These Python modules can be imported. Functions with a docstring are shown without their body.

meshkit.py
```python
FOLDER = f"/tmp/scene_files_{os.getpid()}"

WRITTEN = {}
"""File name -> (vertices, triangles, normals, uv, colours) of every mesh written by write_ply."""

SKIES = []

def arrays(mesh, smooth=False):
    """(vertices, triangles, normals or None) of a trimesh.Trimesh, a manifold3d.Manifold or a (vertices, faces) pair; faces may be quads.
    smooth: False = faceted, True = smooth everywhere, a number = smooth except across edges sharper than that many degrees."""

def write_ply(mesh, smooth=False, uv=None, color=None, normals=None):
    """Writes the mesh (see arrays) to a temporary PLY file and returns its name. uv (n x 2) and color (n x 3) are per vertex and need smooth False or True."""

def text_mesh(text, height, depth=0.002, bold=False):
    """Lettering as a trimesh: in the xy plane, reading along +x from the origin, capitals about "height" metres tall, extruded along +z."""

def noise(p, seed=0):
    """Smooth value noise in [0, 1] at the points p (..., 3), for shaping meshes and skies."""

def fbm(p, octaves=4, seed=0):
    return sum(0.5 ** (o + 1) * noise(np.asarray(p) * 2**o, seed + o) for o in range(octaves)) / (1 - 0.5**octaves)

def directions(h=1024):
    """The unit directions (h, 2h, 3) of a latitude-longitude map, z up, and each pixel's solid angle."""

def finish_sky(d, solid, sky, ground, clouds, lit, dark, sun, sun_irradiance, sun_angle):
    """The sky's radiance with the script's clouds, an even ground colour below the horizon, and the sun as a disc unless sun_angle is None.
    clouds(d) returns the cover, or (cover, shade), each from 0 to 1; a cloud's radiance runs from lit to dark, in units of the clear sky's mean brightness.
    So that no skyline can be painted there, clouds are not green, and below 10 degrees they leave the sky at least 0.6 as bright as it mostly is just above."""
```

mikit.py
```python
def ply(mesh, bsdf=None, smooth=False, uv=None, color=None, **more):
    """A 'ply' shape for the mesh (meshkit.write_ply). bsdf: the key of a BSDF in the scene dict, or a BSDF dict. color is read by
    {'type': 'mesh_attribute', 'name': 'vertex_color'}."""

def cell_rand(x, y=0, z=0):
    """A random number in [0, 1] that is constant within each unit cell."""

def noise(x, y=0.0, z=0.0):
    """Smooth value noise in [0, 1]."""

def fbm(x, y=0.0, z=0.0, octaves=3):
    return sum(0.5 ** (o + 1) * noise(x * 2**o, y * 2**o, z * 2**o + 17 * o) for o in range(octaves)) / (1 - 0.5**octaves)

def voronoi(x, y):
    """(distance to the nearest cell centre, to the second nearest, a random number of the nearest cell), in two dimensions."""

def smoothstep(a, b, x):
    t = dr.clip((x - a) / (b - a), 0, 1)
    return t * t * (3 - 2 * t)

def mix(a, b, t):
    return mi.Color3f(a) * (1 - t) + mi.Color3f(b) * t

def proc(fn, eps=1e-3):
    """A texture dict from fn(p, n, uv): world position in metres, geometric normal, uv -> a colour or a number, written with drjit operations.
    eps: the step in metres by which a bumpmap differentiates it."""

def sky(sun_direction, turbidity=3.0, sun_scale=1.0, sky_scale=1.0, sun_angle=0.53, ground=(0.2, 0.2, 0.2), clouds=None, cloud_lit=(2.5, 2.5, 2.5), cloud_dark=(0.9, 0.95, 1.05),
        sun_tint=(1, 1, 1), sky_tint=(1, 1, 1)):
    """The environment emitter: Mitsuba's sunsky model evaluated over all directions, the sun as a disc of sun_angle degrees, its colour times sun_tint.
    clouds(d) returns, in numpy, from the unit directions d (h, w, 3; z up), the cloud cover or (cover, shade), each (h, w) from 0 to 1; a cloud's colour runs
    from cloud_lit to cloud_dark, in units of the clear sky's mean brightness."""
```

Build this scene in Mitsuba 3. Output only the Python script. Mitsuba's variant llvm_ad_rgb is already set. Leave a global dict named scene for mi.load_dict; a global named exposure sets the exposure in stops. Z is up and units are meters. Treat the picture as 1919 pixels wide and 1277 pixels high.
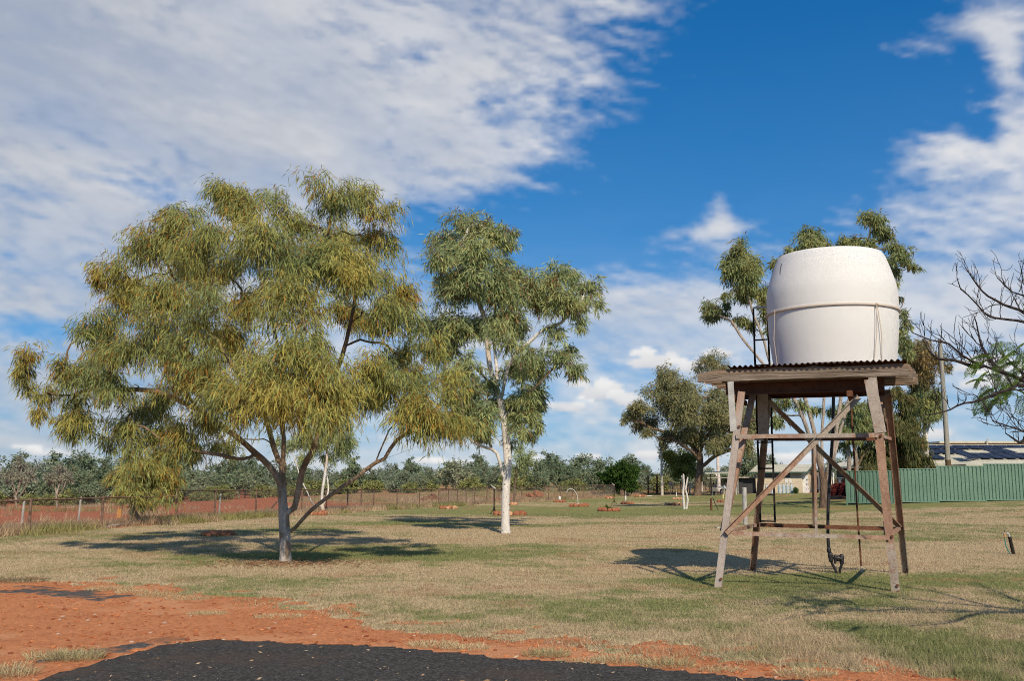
import math
import numpy as np, trimesh, mitsuba as mi, drjit as dr
import mikit, meshkit
from manifold3d import Manifold
from mikit import noise as dn, mix, smoothstep as dss, proc

T = mi.ScalarTransform4f
scene, labels = {}, {}

# ---------------------------------------------------------------- camera, sky, exposure
EYE, FOC, HORIZON = 1.6, 1850.0, 892.0          # eye height in m; focal length and horizon row in the photograph's 1919 x 1277 frame
PITCH = math.atan((HORIZON - 638.5) / FOC)
CP, SP = math.cos(PITCH), math.sin(PITCH)
scene['camera'] = {'type': 'perspective', 'fov': math.degrees(2 * math.atan(959.5 / FOC)), 'fov_axis': 'x', 'near_clip': 0.05, 'far_clip': 6000.0,
                   'to_world': T().look_at(origin=[0, 0, EYE], target=[0, CP, EYE + SP], up=[0, 0, 1])}
SUN = (1.25, -5.6, 4.0)
exposure = 1.75


def ray(px, py):
    a, b = (px - 959.5) / FOC, (638.5 - py) / FOC
    d = np.array([a, CP - b * SP, SP + b * CP])
    return d


def azel(px, py):
    d = ray(px, py)
    return math.degrees(math.atan2(d[0], d[1])), math.degrees(math.atan2(d[2], math.hypot(d[0], d[1])))


def P(px, py, depth):
    d = ray(px, py)
    return np.array([0, 0, EYE]) + d * (depth / d[1])


def nn(x, y, z=0.0):
    """mikit.noise in numpy."""
    x, y, z = np.broadcast_arrays(np.asarray(x, float), np.asarray(y, float), np.asarray(z, float))
    return meshkit.noise(np.stack([x, y, z], -1) + 1000000)


def nf(x, y, z=0.0, octaves=4):
    return sum(0.5 ** (o + 1) * nn(np.asarray(x) * 2 ** o, np.asarray(y) * 2 ** o, np.asarray(z) * 2 ** o + 17 * o) for o in range(octaves)) / (1 - 0.5 ** octaves)


def ss(a, b, x):
    t = np.clip((np.asarray(x, float) - a) / (b - a), 0, 1)
    return t * t * (3 - 2 * t)


# (pixel x, y, half widths in pixels, amount): where the cloud sheet, the cirrus and the cumulus stand in the sky, as directions
SHEET = [(150, 200, 620, 420, 1.25), (620, 120, 400, 190, 0.62), (1030, 70, 240, 110, 0.68), (760, 300, 300, 90, 0.5), (960, 320, 170, 60, 0.5), (1190, 230, 60, 45, 0.32), (1010, 170, 120, 40, -0.35), (790, 95, 50, 40, -0.5), (780, 200, 60, 25, -0.35),
         (330, 365, 150, 22, -0.55), (90, 635, 110, 22, -0.75), (40, 690, 90, 16, -0.5), (1500, 130, 330, 190, -1.1), (1420, 330, 420, 110, -0.95), (1000, 450, 260, 70, -0.9), (820, 400, 60, 40, -0.3),
         (1345, 395, 26, 48, 1.1), (1290, 432, 110, 18, 1.05), (1370, 465, 80, 16, 0.6), (1800, 292, 210, 40, 1.3), (1910, 205, 90, 45, .9), (1780, 395, 260, 60, 0.7), (1838, 252, 42, 30, -1.0), (1865, 110, 24, 80, 1.0), (1790, 62, 110, 28, 0.85),
         (1250, 590, 300, 75, 0.8), (1800, 580, 260, 80, 0.8), (1130, 570, 120, 30, 0.2), (1550, 560, 200, 60, 0.3), (200, 740, 330, 90, 0.5), (1400, 700, 700, 70, 0.32), (900, 820, 900, 45, 0.15), (250, 880, 500, 40, 0.3)]
PUFFS = [(1235, 678, 75, 26), (1310, 690, 60, 24), (1205, 664, 40, 16), (1130, 738, 75, 34), (1060, 765, 60, 20), (1180, 750, 48, 24), (1085, 722, 40, 18), (50, 840, 30, 9), (62, 846, 18, 8), (1760, 815, 40, 22), (1110, 858, 40, 9), (1210, 855, 45, 14), (800, 866, 50, 12), (1000, 862, 40, 10), (1840, 690, 90, 26), (1870, 720, 90, 24), (1480, 860, 80, 14), (110, 850, 40, 7), (880, 870, 60, 9), (1420, 845, 60, 12), (1350, 665, 55, 16)]


def clouds(d):
    az = np.degrees(np.arctan2(d[..., 0], d[..., 1]))
    el = np.degrees(np.arcsin(np.clip(d[..., 2], -1, 1)))
    deg = math.degrees(1 / FOC)
    w1, w2 = nf(az * .09, el * .16, 3.1, 4) - .5, nf(az * .09, el * .16, 9.7, 4) - .5
    a, e = az + 4.5 * w1, el + 2.6 * w2
    wide = nf(az * .035 + 5, el * .06, 1.3, 3) - .5
    b = .08 + 1.1 * wide
    for x, y, sx, sy, amp in SHEET:
        a0, e0 = azel(x, y)
        b = b + amp * np.exp(-(((a - a0) / (sx * deg)) ** 2 + ((e - e0) / (sy * deg)) ** 2) * .9)
    t = .16 * az + el                                      # the streaks climb a little to the right
    det = nf(a * .22 + 40, t * .62, 5.5, 6) - .5
    fine = nf(a * 1.1, t * 2.9, 2.2, 5) - .5
    veil = ss(-.30, 1.15, b + 1.7 * det + 1.15 * fine) * np.clip(.86 + .75 * (nf(a * .16 + 3, t * .42, 8.8, 5) - .5), .3, 1)
    haze = .72 * np.exp(-np.maximum(el, 0) / 6.0) * (.75 + .5 * nf(az * .07, el * .5, 6.1, 3))
    cover = np.maximum(.93 * veil, 0) + haze * (1 - .93 * veil)
    shade = np.clip(.62 + .9 * (nf(az * .06, el * .13, 7.7, 4) - .5) + .25 * ss(-8, -26, az) - .35 * ss(2, 20, az) + .35 * (b - .9) * ss(14, 0, az) - .5 * fine, 0.05, 1)
    low = ss(13, 0, el)
    puff, top = np.zeros_like(az), np.zeros_like(az)
    q = nf(az * .75, el * .95, 4.4, 6) - .5
    for x, y, sx, sy in PUFFS:
        a0, e0 = azel(x, y)
        u, v = (az - a0) / (sx * deg), (el - e0) / (sy * deg)
        v = np.where(v < 0, v * 1.7, v)
        f = 1.0 - np.sqrt(u * u + v * v) + 1.5 * q
        puff = np.maximum(puff, ss(.05, .45, f))
        top = np.where(f > .0, np.maximum(top, np.clip(.45 + .55 * v + 1.1 * q, 0, 1)), top)
    shade = shade * (1 - puff) + puff * np.clip(.75 - .85 * top, 0, 1)
    cover = np.maximum(cover, puff * .97)
    cover = np.maximum(cover, 0)
    return cover, shade


scene['sky'] = mikit.sky(SUN, turbidity=3, clouds=clouds, cloud_lit=(4.75, 4.65, 4.55), cloud_dark=(2.65, 2.8, 3.1), sky_tint=(.06, .76, 1.30), sky_scale=.84, ground=(.02, .015, .01), sun_tint=(.95, 1.0, 1.07), sun_scale=.95)

# ---------------------------------------------------------------- helpers


def numbered(name):
    if name not in scene and name not in labels and not any(k.startswith(name + '__') for k in USED.get(name, ())):
        return name
    n = 1
    while f'{name}_{n:03d}' in scene or f'{name}_{n:03d}' in labels:
        n += 1
    return f'{name}_{n:03d}'


USED = {}
COUNT = {}


def fresh(name):
    n = COUNT.get(name, -1) + 1
    COUNT[name] = n
    return name if n == 0 else f'{name}_{n:03d}'


def thing(name, label, cat, group=None):
    k = fresh(name)
    labels[k] = {'label': label, 'category': cat}
    if group:
        labels[k]['group'] = group
    return k


def put(parent, name, mesh, mat, smooth=False, kind=None, label=None, color=None, **more):
    k = fresh(f'{parent}__{name}' if parent else name)
    scene[k] = mikit.ply(mesh, mat, smooth=smooth, color=color, **more)
    if kind or label:
        labels[k] = {**({'kind': kind} if kind else {}), **({'label': label} if label else {})}
    return k


def single(name, mesh, mat, label, cat, group=None, smooth=False, color=None):
    k = thing(name, label, cat, group)
    scene[k] = mikit.ply(mesh, mat, smooth=smooth, color=color)
    return k


def struct(name, mesh, mat, smooth=False, label=None):
    k = fresh(name)
    scene[k] = mikit.ply(mesh, mat, smooth=smooth)
    labels[k] = {'kind': 'structure', **({'label': label} if label else {})}
    return k


def unit(v):
    v = np.asarray(v, float)
    return v / np.maximum(np.linalg.norm(v, axis=-1, keepdims=True), 1e-12)


def join(ms):
    return trimesh.util.concatenate([m for m in ms])


def frame_z(d, up=(0, 0, 1)):
    d = unit(d)
    up = np.asarray(up, float)
    if abs(d @ unit(up)) > .98:
        up = np.array([1.0, 0, 0]) if abs(d[0]) < .9 else np.array([0, 1.0, 0])
    x = unit(np.cross(up, d))
    return x, np.cross(d, x), d


def beam(p0, p1, w, h, up=(0, 0, 1), off=(0, 0), chamfer=0.0):
    """A bar from p0 to p1: w across, h along "up"; off shifts it in those two directions."""
    p0, p1 = np.asarray(p0, float), np.asarray(p1, float)
    x, y, z = frame_z(p1 - p0, up)
    L = np.linalg.norm(p1 - p0)
    if chamfer:
        c = chamfer
        from shapely.geometry import box as sbox
        pts = [(-w/2+c, -h/2), (w/2-c, -h/2), (w/2, -h/2+c), (w/2, h/2-c), (w/2-c, h/2), (-w/2+c, h/2), (-w/2, h/2-c), (-w/2, -h/2+c)]
        return prism_along(p0 + x * off[0] + y * off[1], x, y, z, L, pts)
    m = trimesh.creation.box((w, h, L))
    M = np.eye(4)
    M[:3, 0], M[:3, 1], M[:3, 2] = x, y, z
    M[:3, 3] = (p0 + p1) / 2 + x * off[0] + y * off[1]
    m.apply_transform(M)
    return m


def prism_along(p0, x, y, z, L, pts):
    n = len(pts)
    a = np.array([p0 + x * u + y * v for u, v in pts])
    v = np.vstack([a, a + z * L, [a.mean(0)], [a.mean(0) + z * L]])
    f = []
    for i in range(n):
        j = (i + 1) % n
        f += [[i, j, n + j], [i, n + j, n + i], [2 * n, j, i], [2 * n + 1, n + i, n + j]]
    return trimesh.Trimesh(v, f, process=False)


def angle_bar(p0, p1, w, t, up, flip=1):
    """An L-section: one leg along up, the other across."""
    p0, p1 = np.asarray(p0, float), np.asarray(p1, float)
    x, y, z = frame_z(p1 - p0, up)
    L = np.linalg.norm(p1 - p0)
    s = flip
    pts = [(0, 0), (s * w, 0), (s * w, -t), (s * t, -t), (s * t, -w), (0, -w)]
    if s < 0:
        pts = pts[::-1]
    n = 6
    a = np.array([p0 + x * u + y * v for u, v in pts])
    v = np.vstack([a, a + z * L])
    f = []
    for i in range(n):
        j = (i + 1) % n
        f += [[i, n + j, j], [i, n + i, n + j]]
    for tri in trimesh_l(s):
        f += [[tri[0], tri[1], tri[2]], [n + tri[0], n + tri[2], n + tri[1]]]
    m = trimesh.Trimesh(v, f, process=False)
    m.fix_normals()
    return m


def trimesh_l(s):
    return [(0, 1, 2), (0, 2, 3), (0, 3, 4), (0, 4, 5)] if s > 0 else [(5, 4, 3), (5, 3, 2), (5, 2, 1), (5, 1, 0)]


def channel(p0, p1, w, d, t, out):
    """A C-section from p0 to p1: its web of width w faces "out", its flanges run back by d."""
    p0, p1 = np.asarray(p0, float), np.asarray(p1, float)
    z = unit(p1 - p0)
    o = unit(np.asarray(out, float) - z * (np.asarray(out, float) @ z))
    s = np.cross(z, o)
    L = np.linalg.norm(p1 - p0)
    pts = [(-w/2, 0), (w/2, 0), (w/2, -d), (w/2-t, -d), (w/2-t, -t), (-w/2+t, -t), (-w/2+t, -d), (-w/2, -d)]
    a = np.array([p0 + s * u + o * v for u, v in pts])
    n = 8
    v = np.vstack([a, a + z * L])
    f = []
    for i in range(n):
        j = (i + 1) % n
        f += [[i, j, n + j], [i, n + j, n + i]]
    for tri in ((0, 1, 5), (1, 4, 5), (1, 2, 4), (2, 3, 4), (0, 5, 6), (0, 6, 7)):
        f += [[tri[0], tri[2], tri[1]], [n + tri[0], n + tri[1], n + tri[2]]]
    m = trimesh.Trimesh(v, f, process=False)
    m.fix_normals()
    return m


def tube(pts, r, sides=8, cap=True):
    p = np.asarray(pts, float)
    r = np.broadcast_to(np.asarray(r, float), (len(p),))
    t = np.gradient(p, axis=0) if len(p) > 2 else np.repeat([p[1] - p[0]], 2, 0)
    t = unit(t)
    ref = np.array([0, 0, 1.0]) if abs(t[0, 2]) < .8 else np.array([1.0, 0, 0])
    a = np.zeros_like(p)
    a[0] = unit(np.cross(t[0], ref))
    for i in range(1, len(p)):
        v = a[i-1] - t[i] * (a[i-1] @ t[i])
        n = np.linalg.norm(v)
        a[i] = v / n if n > 1e-6 else unit(np.cross(t[i], ref))
    b = np.cross(t, a)
    ang = np.arange(sides) * 2 * np.pi / sides
    v = (p[:, None] + r[:, None, None] * (np.cos(ang)[None, :, None] * a[:, None] + np.sin(ang)[None, :, None] * b[:, None])).reshape(-1, 3)
    i, j = np.meshgrid(np.arange(len(p) - 1), np.arange(sides), indexing='ij')
    k = (j + 1) % sides
    q = np.stack([i * sides + j, i * sides + k, (i + 1) * sides + k, (i + 1) * sides + j], -1).reshape(-1, 4)
    f = np.vstack([q[:, [0, 1, 2]], q[:, [0, 2, 3]]])
    if cap:
        n = len(v)
        v = np.vstack([v, p[:1], p[-1:]])
        jj = np.arange(sides)
        kk = (jj + 1) % sides
        o = (len(p) - 1) * sides
        f = np.vstack([f, np.stack([kk, jj, jj * 0 + n], 1), np.stack([o + jj, o + kk, jj * 0 + n + 1], 1)])
    return trimesh.Trimesh(v, f, process=False)


def lathe(profile, sides=48):
    m = trimesh.creation.revolve(np.asarray(profile, float), sections=sides)
    return m


def bez(p0, p1, p2, n):
    t = np.linspace(0, 1, n)[:, None]
    return (1 - t) ** 2 * p0 + 2 * t * (1 - t) * p1 + t * t * p2


def spline(pts, step):
    p = np.asarray(pts, float)
    if len(p) < 3:
        n = max(2, int(np.linalg.norm(p[-1] - p[0]) / step) + 1)
        return p[0] + (p[-1] - p[0]) * np.linspace(0, 1, n)[:, None]
    q = np.vstack([2 * p[0] - p[1], p, 2 * p[-1] - p[-2]])
    out = [p[:1]]
    for i in range(len(p) - 1):
        n = max(1, int(np.linalg.norm(p[i+1] - p[i]) / step))
        t = np.linspace(0, 1, n + 1)[1:, None]
        a, b, c, d = q[i], q[i+1], q[i+2], q[i+3]
        out.append(.5 * (2 * b + (c - a) * t + (2 * a - 5 * b + 4 * c - d) * t ** 2 + (3 * b - a - 3 * c + d) * t ** 3))
    return np.vstack(out)


def hull_chain(joints):
    """Manifold: hulls of spheres along [(x, y, z, r), ...]."""
    out = None
    for a, b in zip(joints[:-1], joints[1:]):
        ms = [Manifold.sphere(q[3], 16).translate([float(v) for v in q[:3]]) for q in (a, b)]
        h = Manifold.batch_hull(ms)
        out = h if out is None else out + h
    return out


def to_tri(m):
    a = m.to_mesh()
    return trimesh.Trimesh(a.vert_properties[:, :3], a.tri_verts, process=False)


# ---------------------------------------------------------------- terrain


def H(x, y):
    x, y = np.asarray(x, float), np.asarray(y, float)
    back = ss(60, 84, y)
    z = -.55 * ss(24, 85, y) * (1 - ss(8, 22, x) * (1 - back))
    z = z - 1.7 * ss(10, 60, -x) * ss(45, 120, y)
    z = z + .32 * ss(16, 28, x) * ss(25, 50, y) * (1 - back)
    mx, my = 30.0, 105.0
    z = z + .35 * np.exp(-(((x - mx) / 7) ** 2 + ((y - my) / 9) ** 2))
    z = z + .05 * (nn(x * .35, y * .35, 2.0) - .5) * ss(9, 14, y) * ss(200, 60, y)
    return z


def at(px, py):
    d = ray(px, py)
    t = d[2] / d[1]
    y = -EYE / t
    for _ in range(60):
        y = .5 * y + .5 * (H(d[0] / d[1] * y, y) - EYE) / t
    x = d[0] / d[1] * y
    return np.array([x, y, float(H(x, y))])


def px_h(px_len, depth):
    return px_len * depth / FOC


def grid_sheet(xs, ys, zoff, f=None):
    X, Y = np.meshgrid(xs, ys)
    v = np.stack([X, Y, H(X, Y) + zoff], -1).reshape(-1, 3)
    nx = len(xs)
    i, j = np.meshgrid(np.arange(len(ys) - 1), np.arange(nx - 1), indexing='ij')
    a = (i * nx + j).ravel()
    tri = np.vstack([np.stack([a, a + 1, a + nx + 1], 1), np.stack([a, a + nx + 1, a + nx], 1)])
    if f is None:
        return trimesh.Trimesh(v, tri, process=False)
    s = f(X, Y).ravel()
    pos = s[tri] > 0
    c = pos.sum(1)
    out_v, out_f = [v], [tri[c == 3]]
    base = len(v)
    for want in (1, 2):
        t = tri[c == want]
        if not len(t):
            continue
        p = pos[c == want]
        odd = np.argmax(p if want == 1 else ~p, 1)
        r = np.arange(len(t))
        A, B, C = t[r, odd], t[r, (odd + 1) % 3], t[r, (odd + 2) % 3]

        def cut(m, n):
            k = (s[m] / (s[m] - s[n]))[:, None]
            return v[m] + (v[n] - v[m]) * k - np.array([0, 0, zoff + .004])
        ab, ac = cut(A, B), cut(A, C)
        n = len(t)
        out_v += [ab, ac]
        iab, iac = base + np.arange(n), base + n + np.arange(n)
        base += 2 * n
        if want == 1:
            out_f.append(np.stack([A, iab, iac], 1))
        else:
            out_f += [np.stack([iab, B, C], 1), np.stack([iab, C, iac], 1)]
    m = trimesh.Trimesh(np.vstack(out_v), np.vstack(out_f), process=False)
    m.remove_unreferenced_vertices()
    return m


def line_d(x, y, pts):
    best = np.full(np.shape(x), 1e9)
    for a, b in zip(pts[:-1], pts[1:]):
        e = b[:2] - a[:2]
        t = np.clip(((x - a[0]) * e[0] + (y - a[1]) * e[1]) / (e @ e), 0, 1)
        best = np.minimum(best, np.hypot(x - a[0] - t * e[0], y - a[1] - t * e[1]))
    return best

# ---------------------------------------------------------------- materials


def diffuse(key, col, rough=.8, spec=.3, **more):
    c = proc(col) if callable(col) else {'type': 'rgb', 'value': list(col)}
    scene[key] = {'type': 'twosided', 'b': {'type': 'principled', 'base_color': c, 'roughness': rough, 'specular': spec, **more} if rough < .6 else {'type': 'diffuse', 'reflectance': c}}


def bumped(key, col, height, rough=.85, spec=.25, eps=2e-3, scale=1.0):
    scene[key] = {'type': 'twosided', 'b': {'type': 'bumpmap', 'arbitrary': proc(height, eps), 'scale': scale,
                  'b': {'type': 'diffuse', 'reflectance': proc(col)}}}


def leafmat(key, trans=.55, rough=.5):
    scene[key] = {'type': 'principledthin', 'base_color': {'type': 'mesh_attribute', 'name': 'vertex_color'}, 'roughness': rough, 'diff_trans': trans, 'eta': 1.35}


C3 = mi.Color3f

GREEN = []
for px, py, sx, sy, a in [(1230, 955, 15, 11, .75), (1000, 962, 12, 8, .6), (1450, 935, 9, 14, .8), (1150, 938, 18, 14, .6), (1560, 945, 7, 7, .7), (760, 985, 7, 3.0, .55), (590, 1045, 2.6, 1.2, .6), (850, 1045, 3.0, 1.0, .4), (1540, 1092, 2.4, 1.3, .58), (1800, 1088, 2.6, 1.2, .55), (1400, 1090, 1.6, 1.0, .45),
                          (1480, 1130, 1.8, .5, .25), (1720, 1205, 1.3, .9, .42), (1880, 1235, 1.2, .9, .42), (1600, 1180, 1.0, .4, .45), (1120, 1120, 1.4, .5, .22), (1350, 1145, 1.3, .4, .3), (1430, 985, 3, 1.0, .3), (820, 1160, 1.0, .3, .25), (720, 1062, 1.6, .5, .3), (300, 1015, 4, 2.0, .18)]:
    q = at(px, py)
    GREEN.append((q[0], q[1], sx, sy, a))


def greenness(x, y, N, E):
    g = .9 * (N(x * .3 + 7, y * .4, 3.0) - .5) + .55 * (N(x * 1.4, y * 1.5, 5.0) - .5) + .45 * (N(x * 4, y * 4, 6.0) - .5) + .15
    for a, b, sx, sy, k in GREEN:
        u, v = (x - a) / sx, (y - b) / sy
        g = g + k * E(-(u * u + v * v))
    return g


def lawn_col(p, n, uv):
    x, y = p.x, p.y
    g = dss(.05, .75, greenness(x, y, dn, dr.exp) + .35 * (dn(x * 9, y * 9, 1.0) - .5))
    f = dn(x * 38, y * 26, 2.0) * .6 + dn(x * 90, y * 60, 4.0) * .4
    straw = mix((.29, .215, .13), (.57, .465, .30), f)
    grn = mix((.09, .118, .04), (.235, .27, .10), f)
    c = mix(straw, grn, g * .85)
    bare = dss(.62, .78, dn(x * .8, y * 1.1, 8.0) * .7 + dn(x * 5, y * 5, 6.0) * .3)
    return mix(c, (.33, .19, .11), bare * .55)


def earth_col(p, n, uv):
    x, y = p.x, p.y
    f = dn(x * 30, y * 22, 1.0) * .5 + dn(x * 85, y * 70, 3.0) * .3 + dn(x * 3, y * 3, 2.0) * .2
    red = mix((.33, .12, .058), (.60, .27, .135), f)
    red = mix(red, (.56, .30, .17), dss(.55, .75, dn(x * .9, y * 1.6, 9.0) * .6 + dn(x * 6, y * 6, 2.0) * .4) * .5)
    dark = mix((.25, .078, .046), (.50, .18, .11), f)
    s = (x - FA[0]) * FN[0] + (y - FA[1]) * FN[1]
    wob = 9 * (dn(x * .07, y * .11, 5.0) - .5) + 4 * (dn(x * .5, y * .5, 4.0) - .5)
    far = dss(-1.0, 1.0, s + .0)
    c = mix(red, dark, far * .85)
    straw = mix((.24, .15, .08), (.47, .34, .18), f)
    smax = 12.0 - 1.6 * dr.maximum(x + 10.5, 0) + 1.1 * dr.maximum(-x - 10.5, 0) + 2.0 * dr.maximum(-x - 19, 0)
    edge = dss(-1.0, 2.0, s - smax + .35 * wob) * dss(.12, .36, dn(x * .6, y * .35, 7.0))
    return mix(c, straw, far * edge * .9)


def earth_h(p, n, uv):
    x, y = p.x, p.y
    return .012 * dn(x * 7, y * 7, 2.0) + .010 * dn(x * 24, y * 20, 3.0) + .008 * dn(x * 70, y * 60, 1.0)


def lawn_h(p, n, uv):
    x, y = p.x, p.y
    return .03 * dn(x * 22, y * 22, 2.0) + .02 * dn(x * 60, y * 60, 1.0)


def road_col(p, n, uv):
    x, y = p.x, p.y
    f = dn(x * 55, y * 40, 1.0) * .55 + dn(x * 150, y * 110, 3.0) * .45
    c = mix((.042, .041, .041), (.125, .121, .119), f * f * 1.15)
    w = dss(.42, .75, dn(x * 1.1, y * 1.8, 4.0) * .65 + dn(x * 6, y * 6, 5.0) * .35)
    c = mix(c, (.10, .075, .062), w * .45)
    chip = dss(.90, .95, dn(x * 120, y * 90, 6.0))
    return mix(c, (.30, .26, .22), chip * .6)


def road_h(p, n, uv):
    return .005 * dn(p.x * 60, p.y * 50, 2.0) + .006 * dn(p.x * 18, p.y * 16, 3.0)


# fence line: the straight run beyond the lawn, from its near left corner to the right
FA, FB = at(54, 1001), at(1094, 935)
_e = unit((FB - FA)[:2])
FN = (float(-_e[1]), float(_e[0]))
FA = (float(FA[0]), float(FA[1]))
bumped('mat_earth', earth_col, earth_h, eps=4e-3)
bumped('mat_lawn', lawn_col, lawn_h, eps=4e-3)


def dusty_col(p, n, uv):
    x, y = p.x, p.y
    f = dn(x * 40, y * 30, 1.0) * .5 + dn(x * 120, y * 90, 3.0) * .5
    c = mix((.05, .046, .044), (.17, .155, .15), f)
    w = dss(.35, .62, dn(x * 2.2, y * 3.0, 4.0) * .5 + dn(x * 9, y * 9, 5.0) * .5)
    return mix(c, mix((.30, .12, .06), (.48, .22, .115), f), w * .9)


bumped('mat_asphalt_dusty', dusty_col, road_h, rough=.9, eps=2e-3)
bumped('mat_asphalt', road_col, road_h, rough=.8, eps=2e-3)
leafmat('mat_leaf')
leafmat('mat_blade', .55, .6)


def white_bark(p, n, uv):
    f = dn(p.x * 6, p.y * 6, p.z * 2.2) * .6 + dn(p.x * 22, p.y * 22, p.z * 9) * .4
    c = mix((.50, .47, .44), (.78, .75, .72), f)
    spot = dss(.70, .80, dn(p.x * 26, p.y * 26, p.z * 14 + 3) * .75 + f * .25)
    c = mix(c, (.16, .13, .11), spot * .8)
    tan = dss(.58, .75, dn(p.x * 2.4, p.y * 2.4, p.z * .8 + 9))
    return mix(c, (.50, .36, .27), tan * .45)


def grey_bark(p, n, uv):
    f = dn(p.x * 14, p.y * 14, p.z * 4) * .6 + dn(p.x * 50, p.y * 50, p.z * 14) * .4
    c = mix((.13, .09, .065), (.40, .33, .27), f)
    pale = dss(.5, .7, dn(p.x * 4, p.y * 4, p.z * 1.4 + 5))
    return mix(c, (.52, .46, .41), pale * .6)


def stocking_bark(p, n, uv):
    """Rough dark bark on the butt, smooth pale bark above."""
    f = dn(p.x * 14, p.y * 14, p.z * 4) * .6 + dn(p.x * 50, p.y * 50, p.z * 14) * .4
    pale = mix((.24, .19, .155), (.50, .44, .39), f)
    dark = mix((.07, .048, .036), (.24, .165, .125), f)
    return mix(dark, pale, dss(1.2, 3.2, p.z + 2.2 * (dn(p.x * 3, p.y * 3, p.z * 1.2) - .5)))


def brown_bark(p, n, uv):
    f = dn(p.x * 12, p.y * 12, p.z * 3) * .6 + dn(p.x * 45, p.y * 45, p.z * 9) * .4
    return mix((.075, .05, .035), (.26, .19, .14), f)


def patchy_bark(p, n, uv):
    """Near-white flaking bark on the stem, bare tan-brown wood on the limbs and in flakes."""
    f = dn(p.x * 9, p.y * 9, p.z * 5) * .5 + dn(p.x * 32, p.y * 32, p.z * 16) * .5
    white = mix((.22, .185, .16), (.62, .57, .53), f)
    tan = mix((.095, .062, .038), (.33, .225, .14), f)
    up = dss(1.1, 1.9, p.z + 1.1 * (dn(p.x * 4, p.y * 4, p.z * 2.5) - .5))
    flake = dss(.47, .58, dn(p.x * 11, p.y * 11, p.z * 4 + 7) * .7 + f * .3)
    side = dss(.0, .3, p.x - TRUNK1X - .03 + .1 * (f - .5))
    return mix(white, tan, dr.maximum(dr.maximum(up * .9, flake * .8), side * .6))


def bark_h(p, n, uv):
    return .02 * dn(p.x * 22, p.y * 22, p.z * 6) + .012 * dn(p.x * 60, p.y * 60, p.z * 18)


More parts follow.
